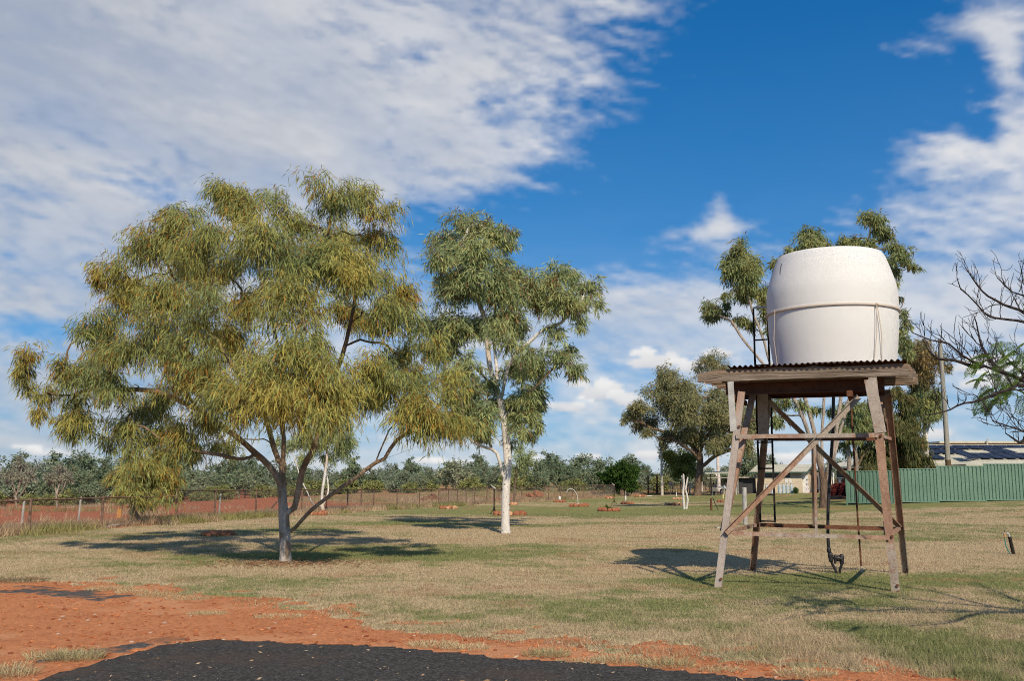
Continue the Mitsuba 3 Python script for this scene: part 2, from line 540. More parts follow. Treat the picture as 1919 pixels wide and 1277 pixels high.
TRUNK1X = float(at(535, 1055)[0])
bumped('mat_bark_white', white_bark, bark_h, scale=.6)
bumped('mat_bark_grey', grey_bark, bark_h)
bumped('mat_bark_stocking', stocking_bark, bark_h, scale=1.5)
bumped('mat_bark_brown', brown_bark, bark_h)
bumped('mat_bark_patchy', patchy_bark, bark_h)
diffuse('mat_twig', (.17, .125, .08))
diffuse('mat_twig_black', lambda p, n, uv: mix((.022, .019, .02), (.075, .06, .058), dn(p.x * 30, p.y * 30, p.z * 30)))
diffuse('mat_twig_dark', lambda p, n, uv: mix((.045, .035, .032), (.12, .095, .085), dn(p.x * 30, p.y * 30, p.z * 30)))


def rust(p, n, uv):
    f = dn(p.x * 9, p.y * 9, p.z * 3.5) * .55 + dn(p.x * 40, p.y * 40, p.z * 20) * .45
    c = mix((.23, .13, .092), (.47, .31, .235), f)
    g = dss(.46, .62, dn(p.x * 1.6 + 3, p.y * 1.6, p.z * .75 + 2) * .7 + f * .3)
    c = mix(c, mix((.27, .24, .215), (.44, .40, .36), f), g * .85)
    sp = dss(.74, .9, dn(p.x * 60, p.y * 60, p.z * 45))
    return mix(c, (.09, .045, .03), sp * .4)


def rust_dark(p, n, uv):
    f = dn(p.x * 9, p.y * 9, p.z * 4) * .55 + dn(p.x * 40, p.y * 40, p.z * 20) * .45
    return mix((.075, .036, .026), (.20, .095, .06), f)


def timber(p, n, uv):
    u = p.x * .951 - p.y * .309
    v = p.x * .309 + p.y * .951
    g = dn(u * 1.6, v * 18, p.z * 60 + dn(u * 1.1, v * 9, p.z * 9) * 7) * .6 + dn(u * 7, v * 40, p.z * 150) * .4
    c = mix((.085, .06, .045), (.36, .30, .25), g)
    crack = dss(.70, .80, dn(u * 2.4, v * 8, p.z * 75 + dn(u * 1.5, 2.0, p.z * 8) * 8))
    c = mix(c, (.035, .022, .016), crack * .85)
    warm = dss(.5, .75, dn(u * 1.2, v * 3, p.z * 11 + 4))
    return mix(c, (.34, .21, .135), warm * .4)


def timber_h(p, n, uv):
    u = p.x * .951 - p.y * .309
    return .012 * dn(u * 2, p.y * 4, p.z * 75 + dn(u * 1.5, 2.0, p.z * 8) * 8)


def tank_white(p, n, uv):
    f = dn(p.x * 1.5, p.y * 1.5, p.z * .7)
    c = mix((.68, .686, .695), (.72, .726, .735), f)
    st = dss(.60, .85, dn(p.x * 4, p.y * 4, p.z * 2.2 + 6))
    return mix(c, (.635, .63, .62), st * .35)


def rust_pale(p, n, uv):
    f = dn(p.x * 9, p.y * 9, p.z * 3.5) * .55 + dn(p.x * 40, p.y * 40, p.z * 20) * .45
    c = mix((.33, .275, .25), (.52, .46, .43), f)
    g = dss(.56, .70, dn(p.x * 2.6, p.y * 2.6, p.z * 1.4 + 5) * .7 + f * .3)
    return mix(c, mix((.27, .145, .10), (.47, .30, .225), f), g * .8)


diffuse('mat_rust_pale', rust_pale)
bumped('mat_rust', rust, lambda p, n, uv: .004 * dn(p.x * 70, p.y * 70, p.z * 70), rough=.7)
diffuse('mat_rust_dark', rust_dark, .75)
bumped('mat_timber', timber, timber_h, rough=.9)
diffuse('mat_tank', tank_white)
diffuse('mat_tank_rim', (.60, .53, .47), .6)
diffuse('mat_rope', (.58, .50, .42), .8)
diffuse('mat_black_pipe', (.016, .016, .018), .45, .5)
diffuse('mat_black_iron', (.03, .026, .024), .6)
diffuse('mat_galv', lambda p, n, uv: mix((.28, .27, .26), (.46, .45, .43), dn(p.x * 14, p.y * 14, p.z * 9)), .5, .5)
diffuse('mat_fence_post', lambda p, n, uv: mix((.10, .06, .045), (.24, .16, .125), dn(p.x * 9, p.y * 9, p.z * 9)), .7)
diffuse('mat_wire', (.22, .20, .18), .6)


def stone(p, n, uv):
    f = dn(p.x * 11, p.y * 11, p.z * 11) * .6 + dn(p.x * 45, p.y * 45, p.z * 45) * .4
    return mix((.19, .062, .035), (.47, .22, .125), f)


diffuse('mat_stone', stone, .9)
diffuse('mat_stone_pale', lambda p, n, uv: mix((.40, .19, .10), (.68, .42, .27), dn(p.x * 14, p.y * 14, p.z * 14)), .9)
diffuse('mat_rubble', lambda p, n, uv: mix((.10, .05, .035), (.30, .16, .10), dn(p.x * 9, p.y * 9, p.z * 9)), .9)
diffuse('mat_green_steel', lambda p, n, uv: mix((.115, .20, .15), (.15, .255, .195), dn(p.x * 1.3, p.y * 1.3, p.z * 2) * .7 + dn(p.x * 9, p.y * 9, p.z * 5) * .3), .45, .4)
diffuse('mat_green_trim', (.125, .225, .17), .45, .4)


def boards(p, n, uv):
    f = dn(p.x * .9, p.y * .9, p.z * 1.5) * .5 + dn(p.x * 6, p.y * 6, p.z * 9) * .5
    return mix((.60, .50, .375), (.70, .605, .47), f)


def roof_cream(p, n, uv):
    f = dn(p.x * .7, p.y * .7, 1.0) * .5 + dn(p.x * 5, p.y * 3, 1.0) * .5
    return mix((.42, .40, .31), (.53, .51, .41), f)


def brick(p, n, uv):
    u, v = p.x / .24, p.z / .086
    row = dr.floor(v)
    uu = u + .5 * (row - 2 * dr.floor(row / 2))
    j = dr.maximum(dss(.08, .04, uu - dr.floor(uu)), dss(.16, .08, v - row))
    c = mix((.10, .042, .035), (.19, .075, .058), mikit.cell_rand(uu, row))
    return mix(c, (.20, .15, .13), j * .7)


diffuse('mat_boards', boards, .7)
diffuse('mat_roof', roof_cream, .5, .4)
diffuse('mat_brick', brick, .85)
diffuse('mat_tan_brick', lambda p, n, uv: mix((.26, .155, .09), (.40, .25, .15), dn(p.x * 4, p.y * 4, p.z * 11)), .85)
diffuse('mat_green_fascia', (.045, .095, .075), .5)
diffuse('mat_fascia', (.40, .41, .34), .5)
diffuse('mat_dark', (.018, .014, .013), .6)
diffuse('mat_charcoal', (.055, .055, .06), .5)
diffuse('mat_white_paint', lambda p, n, uv: mix((.62, .61, .59), (.76, .75, .73), dn(p.x * 7, p.y * 7, p.z * 7)), .5)
diffuse('mat_bottle', lambda p, n, uv: mix((.32, .40, .46), (.50, .56, .60), dn(p.x * 7, p.y * 7, p.z * 7)), .4, .5)
diffuse('mat_pv', lambda p, n, uv: mix((.010, .015, .032), (.018, .027, .055), dn(p.x * 3, p.y * 3, p.z * 3)), .45, .12)
scene['mat_pv_frame'] = {'type': 'twosided', 'b': {'type': 'roughconductor', 'material': 'Al', 'alpha': .3}}
diffuse('mat_pole', lambda p, n, uv: mix((.22, .215, .19), (.36, .35, .31), dn(p.x * 10, p.y * 10, p.z * 1.2)), .8)
diffuse('mat_pole_sleeve', (.13, .095, .06), .8)
diffuse('mat_pale_pole', (.50, .46, .40), .8)
diffuse('mat_grey_chair', (.17, .165, .15), .7)
diffuse('mat_table', (.62, .62, .62), .5)
diffuse('mat_skin', (.30, .17, .115), .6)
diffuse('mat_hair', (.016, .013, .012), .6)
diffuse('mat_navy', (.035, .04, .06), .85)
diffuse('mat_white_cloth', (.55, .60, .66), .85)
diffuse('mat_denim', (.05, .06, .09), .85)
diffuse('mat_orange', (.46, .23, .08), .7)
diffuse('mat_hose_green', (.03, .20, .17), .45, .5)
diffuse('mat_brass', (.45, .25, .12), .4, .5)
diffuse('mat_concrete', (.50, .45, .38), .9)
diffuse('mat_plank', (.42, .36, .30), .9)
diffuse('mat_yellow', (.70, .66, .28), .7)
diffuse('mat_car', (.74, .74, .74), .3, .5)
diffuse('mat_lamp_red', (.30, .02, .02), .4)
diffuse('mat_window', (.03, .035, .04), .12, .5)
diffuse('mat_sign', lambda p, n, uv: mix((.58, .14, .13), (.74, .70, .66), dr.select(((dr.floor((p.x + p.z) * 5.6) + dr.floor((p.x - p.z) * 5.6)) - 2 * dr.floor(.5 * (dr.floor((p.x + p.z) * 5.6) + dr.floor((p.x - p.z) * 5.6)))) > .5, mi.Float(1), mi.Float(0))), .6)

# ---------------------------------------------------------------- ground, lawn, road


def graded(parts):
    return np.unique(np.concatenate(parts).round(4))


far = np.geomspace(60, 3500, 46)
gx = graded([np.arange(-60, 60, 1.0), np.arange(-12, 12, .25), -far, far])
gy = graded([np.arange(-40, 6, 2.0), np.arange(6, 16, .1), np.arange(16, 40, .4), np.arange(40, 130, 1.0), np.geomspace(130, 3500, 40), [-100, -400]])
struct('ground', grid_sheet(gx, gy, 0.0), 'mat_earth', smooth=True)

EDGE = np.array([at(x, y)[:2] for x, y in [(-500, 1080), (-120, 1086), (0, 1092), (200, 1094), (330, 1104), (420, 1122), (520, 1132), (600, 1146), (680, 1172), (760, 1190), (860, 1196), (1000, 1200), (1150, 1216), (1300, 1228), (1450, 1238), (1600, 1252), (1720, 1266), (1850, 1290), (2000, 1310), (2500, 1360)]])
ROAD = np.array([at(x, y)[:2] for x, y in [(-700, 1420), (-100, 1330), (70, 1277), (200, 1240), (300, 1212), (400, 1203), (500, 1205), (640, 1212), (800, 1222), (1000, 1240), (1200, 1254), (1490, 1279), (1700, 1300), (2200, 1352)]])
FENCE_LEFT = [(-420, 1042), (-90, 1011), (54, 1001), (190, 991), (329, 982)]
FENCE_FAR = [(329, 982), (402, 976), (479, 971), (565, 966), (651, 961), (700, 957), (744, 955), (786, 952), (822, 951), (857, 949), (889, 946.5), (935, 944), (978, 942), (1003, 940.5), (1028, 939), (1050, 937.5), (1073, 936), (1094, 935), (1114, 934), (1132, 933),
             (1150, 931.5), (1171, 930), (1194, 929), (1214, 928.4), (1230, 928), (1245, 927.6), (1260, 927.3), (1276, 927), (1292, 926.7), (1310, 926.4), (1330, 926), (1352, 925.6), (1375, 925.2)]
FENCE_W = [at(x, y) for x, y in FENCE_LEFT + FENCE_FAR[1:]]
FX, FY = np.array([p[0] for p in FENCE_W]), np.array([p[1] for p in FENCE_W])


LAWN_X, LAWN_Y = np.append(FX, [FX[-1] + 1.5, FX[-1] + 9, 90]), np.append(FY, [112, 118, 118])


def f_lawn(x, y):
    e = np.interp(x, EDGE[:, 0], EDGE[:, 1])
    near = y - e + 1.5 * (nf(x * .8, y * 1.1, 4.0, 3) - .5) + .75 * (nf(x * 4.5, y * 4.5, 8.0, 2) - .5)
    away = np.interp(x, LAWN_X, LAWN_Y) - .7 - y + 1.0 * (nf(x * .9, y * .9, 6.0, 3) - .5)
    isl = nf(x * 1.9, y * 2.3, 12.0, 3) - .36 + .16 * np.maximum(y - e - .4, 0)      # bare islands close to the edge
    return np.minimum(np.minimum(near, away), isl * 1.2)


def f_road(x, y):
    e = np.interp(x, ROAD[:, 0], ROAD[:, 1])
    return e - y + .20 * (nf(x * 2.2, y * 2.2, 1.0, 3) - .5) + .16 * (nf(x * 11, y * 11, 2.0, 2) - .5)


def f_patch(x, y):
    strip = [at(px, py) for px, py in [(-60, 1262), (30, 1248), (130, 1232), (230, 1216), (330, 1198)]]
    s2 = .13 - line_d(x, y, strip) + .34 * (nf(x * 3, y * 3, 3.0, 3) - .5) + .22 * (nf(x * 13, y * 13, 3.0, 2) - .5)
    blot = [at(px, py) for px, py in [(60, 1106), (120, 1114), (200, 1124)]]
    s3 = .26 - line_d(x, y, blot) + 1.2 * (nf(x * 2.6, y * 2.6, 5.0, 3) - .5) + .5 * (nf(x * 12, y * 12, 5.0, 2) - .5)
    return np.maximum(s2, s3)


lx = graded([np.arange(-9, 9, .09), np.arange(9, 30, .5), np.arange(-30, -9, .4), np.arange(30, 75, 3), np.arange(-75, -30, 3)])
ly = graded([np.arange(7, 16, .08), np.arange(16, 40, .3), np.arange(40, 125, 1.2)])
struct('lawn', grid_sheet(lx, ly, .012, f_lawn), 'mat_lawn', smooth=True)
rx = graded([np.arange(-9, 9, .07), np.arange(-20, -9, .5), np.arange(9, 20, .5)])
ry = graded([np.arange(-12, 7, .5), np.arange(7, 14.5, .06)])
struct('asphalt_road', grid_sheet(rx, ry, .016, f_road), 'mat_asphalt', smooth=True)
struct('asphalt_patch', grid_sheet(graded([np.arange(-9, -1, .05)]), graded([np.arange(7.8, 15, .05)]), .007, f_patch), 'mat_asphalt_dusty', smooth=True)

# ---------------------------------------------------------------- trees


def rnd_unit(rng, n):
    return unit(rng.normal(size=(n, 3)))


def leaf_mesh(b, d, L, W, rng, sag=.12):
    n = len(b)
    side = unit(np.cross(d, rnd_unit(rng, n)))
    L, W = np.broadcast_to(L, n)[:, None], np.broadcast_to(W, n)[:, None]
    mid = b + d * L * .48
    tip = b + d * L + np.array([0, 0, -1.0]) * L * sag
    v = np.stack([b, mid + side * W / 2, mid - side * W / 2, tip], 1).reshape(-1, 3)
    o = np.arange(n)[:, None] * 4
    f = np.concatenate([o + np.array([[0, 1, 2]]), o + np.array([[1, 3, 2]])], 1).reshape(-1, 3)
    return trimesh.Trimesh(v, f, process=False)


def palette(pal, pos, rng, scale=1.1, jitter=.22, bright=.18):
    pal = np.asarray(pal, float) * 2.25
    v = 1.6 * (nf(pos[:, 0] * scale, pos[:, 1] * scale, pos[:, 2] * scale, 3) - .5) + .5 + rng.normal(size=len(pos)) * jitter
    v = np.clip(v, 0, .999) * (len(pal) - 1)
    i = np.minimum(v.astype(int), len(pal) - 2)
    c = pal[i] + (pal[i + 1] - pal[i]) * (v - i)[:, None]
    return c * (1 + bright * rng.normal(size=len(pos)))[:, None].clip(.5, 1.6)


def build_tree(key, limbs, clumps, bark, base_r, pal, n_leaf, leaf_l, leaf_w, weep=.5, seed=1, zmin=1.0, twigs=9, twig_mat='mat_twig', step=.22, flare=.35, split_limbs=True,
               twig_len=1.0, trans='mat_leaf', out_bias=.4, r_tip=.0045, sag=.15, tips=None, twig_w=1.0, spread=.30):
    rng = np.random.default_rng(seed)
    Pn, par = [], []
    for k, l in enumerate(limbs):
        l = np.array(l, float)
        s = spline(l, step)
        wob = np.stack([nf(s[:, 0] * 1.1 + k, s[:, 1] * 1.1, s[:, 2] * 1.1 + q * 9, 2) - .5 for q in range(3)], -1) * (.10 if k else .05) * np.minimum(1, np.arange(len(s)) / 4)[:, None]
        s = s + wob * step / .22
        if k == 0:
            prev = -1
            todo = s
        else:
            prev = int(np.argmin(np.linalg.norm(np.array(Pn) - l[0], axis=1)))
            todo = s[1:]
        for q in todo:
            Pn.append(q)
            par.append(prev)
            prev = len(Pn) - 1
    clumps = np.asarray(clumps, float)
    root = np.array(Pn)
    dist = np.array([np.linalg.norm(root - c[:3], axis=1).min() for c in clumps])
    ends = {}
    for ci in np.argsort(dist):
        c, r = clumps[ci, :3], clumps[ci, 3]
        A = np.array(Pn)
        dd = np.linalg.norm(A - c, axis=1)
        cost = dd + .55 * np.maximum(0, A[:, 2] - c[2] + .3 * r) + .15 * np.linalg.norm(A[:, :2] - root[0, :2], axis=1)
        cost = np.where(A[:, 2] < zmin, 1e9, cost)
        j = int(np.argmin(cost))
        p0 = A[j]
        dp = unit(p0 - A[par[j]]) if par[j] >= 0 else np.array([0, 0, 1.0])
        D = np.linalg.norm(c - p0)
        n = max(2, int(D / step) + 1)
        pts = bez(p0, p0 + dp * D * .28 + (c - p0) * .25 + np.array([0, 0, .08 * D]), c, n + 1)[1:]
        pts = pts + rng.normal(size=pts.shape) * .035 * min(1, D)
        prev = j
        for q in pts:
            Pn.append(q)
            par.append(prev)
            prev = len(Pn) - 1
        ends[ci] = prev
    n_skel = len(Pn)
    tw_pts, tw_cl = [], []
    for ci, e in ends.items():
        c, r = clumps[ci, :3], clumps[ci, 3]
        anc = [e]
        while par[anc[-1]] >= 0 and np.linalg.norm(Pn[anc[-1]] - c) < r * .9 and len(anc) < 6:
            anc.append(par[anc[-1]])
        k = max(5, int(twigs * (r / np.median(clumps[:, 3])) ** 1.2))
        u = rnd_unit(rng, k) * (rng.random(k)[:, None] ** (1 / 3.0))
        u[:, 2] = np.where(u[:, 2] < 0, u[:, 2] * .75, u[:, 2] * .9)
        for q in u:
            j = anc[rng.integers(len(anc))]
            p0 = np.array(Pn[j])
            p2 = c + q * r * rng.uniform(.8, 2.1)
            ln = np.linalg.norm(p2 - p0)
            mid = (p0 + p2) / 2 + np.array([0, 0, .22 * ln + .05])
            p2 = p2 - np.array([0, 0, weep * .35 * r])
            s = bez(p0, mid, p2, 6)
            prev = j
            for z in s[1:]:
                Pn.append(z)
                par.append(prev)
                prev = len(Pn) - 1
            tw_pts.append(s)
            tw_cl.append(ci)
    Pn, par = np.array(Pn), np.array(par)
    N = len(Pn)
    has = np.zeros(N, bool)
    has[par[par >= 0]] = True
    cnt = np.where(has, 0, 1).astype(float)
    for i in range(N - 1, 0, -1):
        if par[i] >= 0:
            cnt[par[i]] += cnt[i]
    e = math.log(base_r / r_tip) / math.log(max(cnt[0], 2))
    rad = r_tip * cnt ** e
    rad[n_skel:] = np.minimum(rad[n_skel:], r_tip * 1.0 * twig_w)
    z0 = Pn[0, 2]
    along = np.linalg.norm(Pn - Pn[0], axis=1)
    rad = rad * (1 + flare * np.exp(-along / max(.5 * base_r * 3, .05)))
    main = np.full(N, -1)
    best = np.zeros(N)
    for i in range(1, N):
        p = par[i]
        if p >= 0 and cnt[i] > best[p]:
            best[p], main[p] = cnt[i], i
    groups = {'trunk': [], 'limb': [], 'twig': []}
    starts = [i for i in range(N) if par[i] < 0 or main[par[i]] != i]
    for s in starts:
        ch = [s]
        while main[ch[-1]] >= 0:
            ch.append(main[ch[-1]])
        r0 = rad[s]
        ids = ([par[s]] if par[s] >= 0 else []) + ch
        rr = np.array([rad[i] for i in ids])
        if par[s] >= 0:
            rr[0] = r0
        if len(ids) < 2:
            continue
        rr[-1] *= .5
        which = 'trunk' if par[s] < 0 else ('limb' if split_limbs and r0 > .30 * base_r and len(ids) > 4 else 'twig')
        sides = 14 if r0 > .09 else 9 if r0 > .035 else 5 if r0 > .014 else 3
        pts = Pn[ids]
        if which != 'twig':
            thin = np.nonzero(rr < .17 * base_r)[0]
            if len(thin) and 3 < thin[0] < len(ids) - 2:        # the thin outer end is a twig
                j = thin[0]
                groups['twig'].append(tube(pts[j:], rr[j:], 5, cap=False))
                pts, rr = pts[:j + 1], rr[:j + 1]
        groups[which].append(tube(pts, rr, sides, cap=False))
    if groups['trunk']:
        put(key, 'trunk', join(groups['trunk']), bark, smooth=True)
    for m in groups['limb']:
        put(key, 'limb', m, bark, smooth=True)
    if groups['twig']:
        big = join(groups['twig'])
        put(key, 'twigs', big, twig_mat, smooth=True, kind='stuff')
    # leaves
    tw = np.array(tw_pts)
    tcl = np.array(tw_cl)
    w = clumps[tcl, 3] ** 1.2
    if clumps.shape[1] > 4:
        w = w * clumps[tcl, 4]
    k = rng.choice(len(tw), n_leaf, p=w / w.sum())
    t = (.18 + .82 * rng.random(n_leaf) ** .7) * 5
    i = np.minimum(t.astype(int), 4)
    pos = tw[k, i] + (tw[k, i + 1] - tw[k, i]) * (t - i)[:, None]
    r = clumps[tcl[k], 3]
    pos = pos + rng.normal(size=pos.shape) * (spread * r)[:, None] * np.array([1, 1, .8])
    pos[:, 2] -= weep * .38 * r * rng.random(n_leaf) ** 2
    out = unit(pos - clumps[tcl[k], :3])
    d = unit(out * out_bias + unit(tw[k, i + 1] - tw[k, i]) * .45 + rng.normal(size=pos.shape) * .62 + np.array([0, 0, -1.0]) * weep * 1.05)
    L = leaf_l * (.65 + .7 * rng.random(n_leaf))
    W = leaf_w * (.7 + .6 * rng.random(n_leaf))
    m = leaf_mesh(pos, d, L, W, rng, sag)
    col = palette(pal, pos, rng)
    if tips is not None:
        f = (rng.random(n_leaf) < .05 + .24 * ss(.5, .72, nf(pos[:, 0] * 1.8, pos[:, 1] * 1.8, pos[:, 2] * 1.8 + 40, 2)))[:, None]
        col = np.where(f, np.asarray(tips) * 1.35 * (1 + .25 * rng.normal(size=(n_leaf, 1))).clip(.5, 1.5), col)
    put(key, 'crown', m, trans, kind='stuff', color=np.repeat(col.clip(.005, .9), 4, 0))


def clump_list(data, depth, spread, seed, extra_back=0.0):
    """(pixel x, y, radius in pixels[, metres nearer or farther]) at about one distance -> world clumps."""
    rng = np.random.default_rng(seed)
    out = []
    for c in data:
        dy = c[3] if len(c) > 3 else rng.uniform(-spread, spread)
        q = P(c[0], c[1], depth + dy)
        out.append([*q, c[2] * depth / FOC])
    return np.array(out)


def finer(cl, k, seed, size=.62, off=.82):
    """Each clump as k smaller ones, so that the crown breaks up into sprays."""
    rng = np.random.default_rng(seed)
    out = []
    for c in cl:
        u = rnd_unit(rng, k) * (.35 + .65 * rng.random((k, 1)))
        for q in u:
            out.append([*(c[:3] + q * c[3] * off), c[3] * size * rng.uniform(.75, 1.3)])
    return np.array(out)


def limb_list(data, base, depth):
    """limbs of (pixel x, y[, metres nearer or farther]); the first starts at the base on the ground."""
    out = []
    for k, l in enumerate(data):
        pts = [P(c[0], c[1], depth + (c[2] if len(c) > 2 else 0)) for c in l]
        if k == 0:
            pts[0] = base - np.array([0, 0, .06])
        out.append(np.array(pts))
    return out


# -- the big weeping tree
b1 = at(535, 1055)
D1 = b1[1]
k = thing('weeping_tree', 'big weeping tree with olive and orange tinged foliage and a pale flaking trunk', 'tree')
L1 = limb_list([
    [(535, 1055), (534, 1005), (531, 950), (528, 915), (529, 870, .1), (531, 820, .2), (524, 750, .2), (522, 660, .2), (500, 560, .1), (470, 450, 0)],
    [(545, 975), (557, 930, -.1), (566, 880, -.25), (588, 838, -.4), (600, 790, -.4), (622, 720, -.3), (650, 640, 0), (665, 540, 0), (640, 440, 0)],
    [(540, 1008), (553, 990, -.1), (585, 955, -.35), (630, 922, -.6), (675, 890, -.8), (705, 868, -.9), (740, 853, -1.0), (785, 835, -1.1)],
    [(702, 868, -.9), (717, 835, -.9), (730, 805, -.9), (765, 770, -1.0)],
    [(722, 858, -.95), (745, 825, -1.0), (790, 800, -1.2), (830, 770, -1.2)],
    [(527, 905), (503, 872, -.2), (478, 848, -.4), (450, 822, -.6), (418, 802, -.8), (370, 770, -1.0), (310, 740, -.8), (250, 730, -.5), (170, 730, 0)],
    [(483, 852, -.35), (455, 860, -.7), (415, 852, -.9), (370, 845, -.9), (320, 832, -.6)],
    [(529, 880, .1), (512, 835, .4), (500, 790, .6), (470, 740, 1.2), (420, 660, 1.6), (350, 560, 1.0), (300, 470, .3)],
    [(524, 700, .2), (560, 620, 1.0), (600, 520, 1.2), (620, 410, .4)],
    [(588, 838, -.4), (575, 800, -1.2), (560, 760, -2.0), (550, 700, -2.6)],
], b1, D1)
C1 = [(455, 372, 52, 0), (410, 365, 36, .4), (540, 388, 50, 1), (615, 355, 50, -.3), (690, 380, 46, .4), (725, 400, 26, .2), (725, 440, 46, .8), (345, 415, 48, -.5), (400, 450, 55, -1.5), (275, 465, 52, 0), (320, 400, 22, .2), (500, 470, 62, -1.8), (600, 465, 58, -1.5), (690, 495, 54, -1), (755, 530, 44, 0),
      (215, 525, 48, 0), (185, 520, 24, .2), (300, 560, 58, -1.5), (390, 560, 56, -2), (205, 610, 46, .5), (165, 610, 26, .2), (255, 650, 52, -1), (470, 565, 50, 1.5), (645, 580, 40, 1.5), (765, 600, 46, -.5), (560, 555, 58, -2.2), (640, 500, 46, -2.0), (725, 570, 40, -1.2),
      (62, 665, 30, 0), (48, 690, 20, .2), (110, 690, 36, -.3), (160, 705, 42, -.6), (85, 730, 30, .3), (135, 760, 34, 0), (215, 735, 46, -1.0), (165, 790, 28, 0), (285, 745, 50, .5), (230, 790, 34, -.2),
      (330, 680, 52, -1.8), (345, 775, 46, -1), (300, 800, 38, .5), (385, 700, 46, -2.2), (480, 690, 54, -2.6), (545, 665, 50, -3), (620, 700, 56, -2.8), (445, 740, 48, -2.5), (530, 755, 56, -3), (600, 770, 50, -3), (655, 745, 44, -2.5), (690, 700, 40, -1.8),
      (725, 690, 46, -1.5), (785, 700, 46, -1), (800, 770, 48, -1.5), (845, 780, 40, -1.2), (770, 765, 40, -1.5), (835, 725, 36, 0), (860, 800, 24, -.6), (760, 655, 36, 1), (820, 650, 36, .5),
      (310, 620, 56, 2.2), (440, 640, 52, 2.4), (590, 640, 40, 2.6), (690, 740, 36, 2), (390, 720, 50, 2.2), (540, 490, 52, 2.4), (185, 660, 48, 1.8), (350, 500, 52, 2), (640, 430, 46, 2.0), (430, 500, 46, 2.0), (250, 560, 46, 2.0), (700, 600, 30, 2.4), (330, 860, 20, -.4), (400, 830, 22, .4), (150, 812, 24, 0), (200, 820, 26, .3), (255, 835, 28, -.3), (305, 845, 26, .2), (355, 838, 28, -.6), (392, 805, 34, -.8), (425, 842, 20, .3), (50, 710, 22, 0), (75, 775, 18, .2), (110, 800, 20, 0)]
PAL1 = [(.085, .112, .052), (.110, .130, .054), (.145, .155, .053), (.175, .168, .050), (.205, .168, .046)]
build_tree(k, L1, finer(clump_list(C1, D1, 0, 1), 4, 2), 'mat_bark_patchy', .104, PAL1, 140000, .16, .0155, weep=1.0, spread=.24, seed=11, zmin=1.5, twigs=11, step=.16, flare=.25, tips=(.25, .135, .035), out_bias=.3, r_tip=.0026, twig_w=1.3)

# -- the white gum
b2 = at(948, 1001)
D2 = b2[1]
k = thing('white_gum_tree', 'slender gum tree with smooth white trunk and grey-green leaves, in the middle of the lawn', 'tree')
L2 = limb_list([
    [(948, 1001), (947, 960), (948, 915), (951, 875), (949, 830), (946, 795), (933, 738), (918, 690), (910, 610), (892, 550), (880, 480)],
    [(941, 900), (938, 872, -.1), (931, 850, -.2), (922, 842, -.3), (908, 838, -.5), (886, 825, -.9), (865, 800, -1.0)],
    [(922, 842, -.3), (917, 826, 0), (911, 808, .3), (900, 780, .5)],
    [(933, 740), (925, 727), (898, 696, -.5), (876, 676, -.9), (850, 662, -1.2), (825, 640, -1.2)],
    [(930, 725), (931, 686, .4), (925, 630, .8), (930, 560, 1.0), (935, 480, 1.0)],
    [(951, 782), (963, 762, -.3), (978, 747, -.5), (1007, 722, -.7), (1033, 696, -.8), (1058, 672, -.8)],
    [(940, 752), (948, 700, -.3), (965, 665, -.6), (997, 637, -.8), (1022, 617, -.9), (1052, 607, -.9), (1066, 588, -.9), (1090, 560, -.9)],
    [(997, 637, -.8), (1003, 615, -.4), (1015, 580, 0)],
], b2, D2)
C2 = [(832, 445, 26), (868, 425, 30), (905, 420, 30), (935, 440, 26), (952, 432, 16), (950, 460, 16), (862, 470, 36), (900, 485, 40), (820, 490, 26), (935, 500, 26), (832, 530, 34), (880, 535, 44), (925, 545, 40), (970, 520, 26), (965, 545, 36), (822, 600, 30), (862, 605, 36), (955, 590, 40), (1000, 530, 28), (1035, 520, 28), (1072, 522, 28), (1105, 545, 22), (1015, 560, 34), (1055, 560, 32),
      (1095, 575, 24), (1118, 575, 15), (1085, 600, 16), (840, 650, 30), (900, 610, 34), (935, 630, 30), (980, 615, 24), (870, 690, 28), (965, 690, 24), (1005, 690, 26), (1040, 678, 26), (1070, 690, 18), (1066, 655, 12), (880, 740, 30), (850, 705, 26), (1000, 740, 24), (990, 780, 26), (962, 780, 20), (915, 775, 26), (888, 785, 26), (1008, 795, 14), (900, 820, 16), (858, 760, 30), (1040, 625, 16), (985, 660, 20), (940, 760, 18), (975, 810, 14), (960, 830, 12), (985, 745, 26), (1002, 768, 22), (966, 795, 18), (992, 818, 14), (925, 752, 20), (905, 800, 22), (878, 772, 26), (962, 762, 16), (1015, 735, 20), (915, 725, 20), (980, 700, 22)]
PAL2 = [(.090, .122, .066), (.120, .150, .074), (.155, .178, .080), (.195, .208, .086)]
build_tree(k, L2, finer(clump_list(C2, D2, 1.7, 5), 4, 3), 'mat_bark_white', .118, PAL2, 66000, .19, .026, weep=.65, spread=.26, seed=22, zmin=2.2, twigs=8, step=.2, flare=.35, twig_mat='mat_twig', r_tip=.005, tips=(.20, .12, .06))

# -- the low bough of leaves right behind the white trunk
bS = at(963, 941)
k = thing('thin_sapling', 'thin spindly sapling with sparse leaves rising behind the white gum trunk', 'sapling')
build_tree(k, limb_list([[(963, 941), (966, 900), (969, 870), (974, 845)]], bS, bS[1]), clump_list([(975, 860, 15), (990, 868, 11), (965, 878, 10), (978, 838, 10), (996, 850, 7), (984, 880, 8)], bS[1], .5, 3), 'mat_bark_brown', .09, PAL2, 2600, .26, .05, weep=.4, seed=23, zmin=1.0, twigs=7, r_tip=.008, flare=.1)

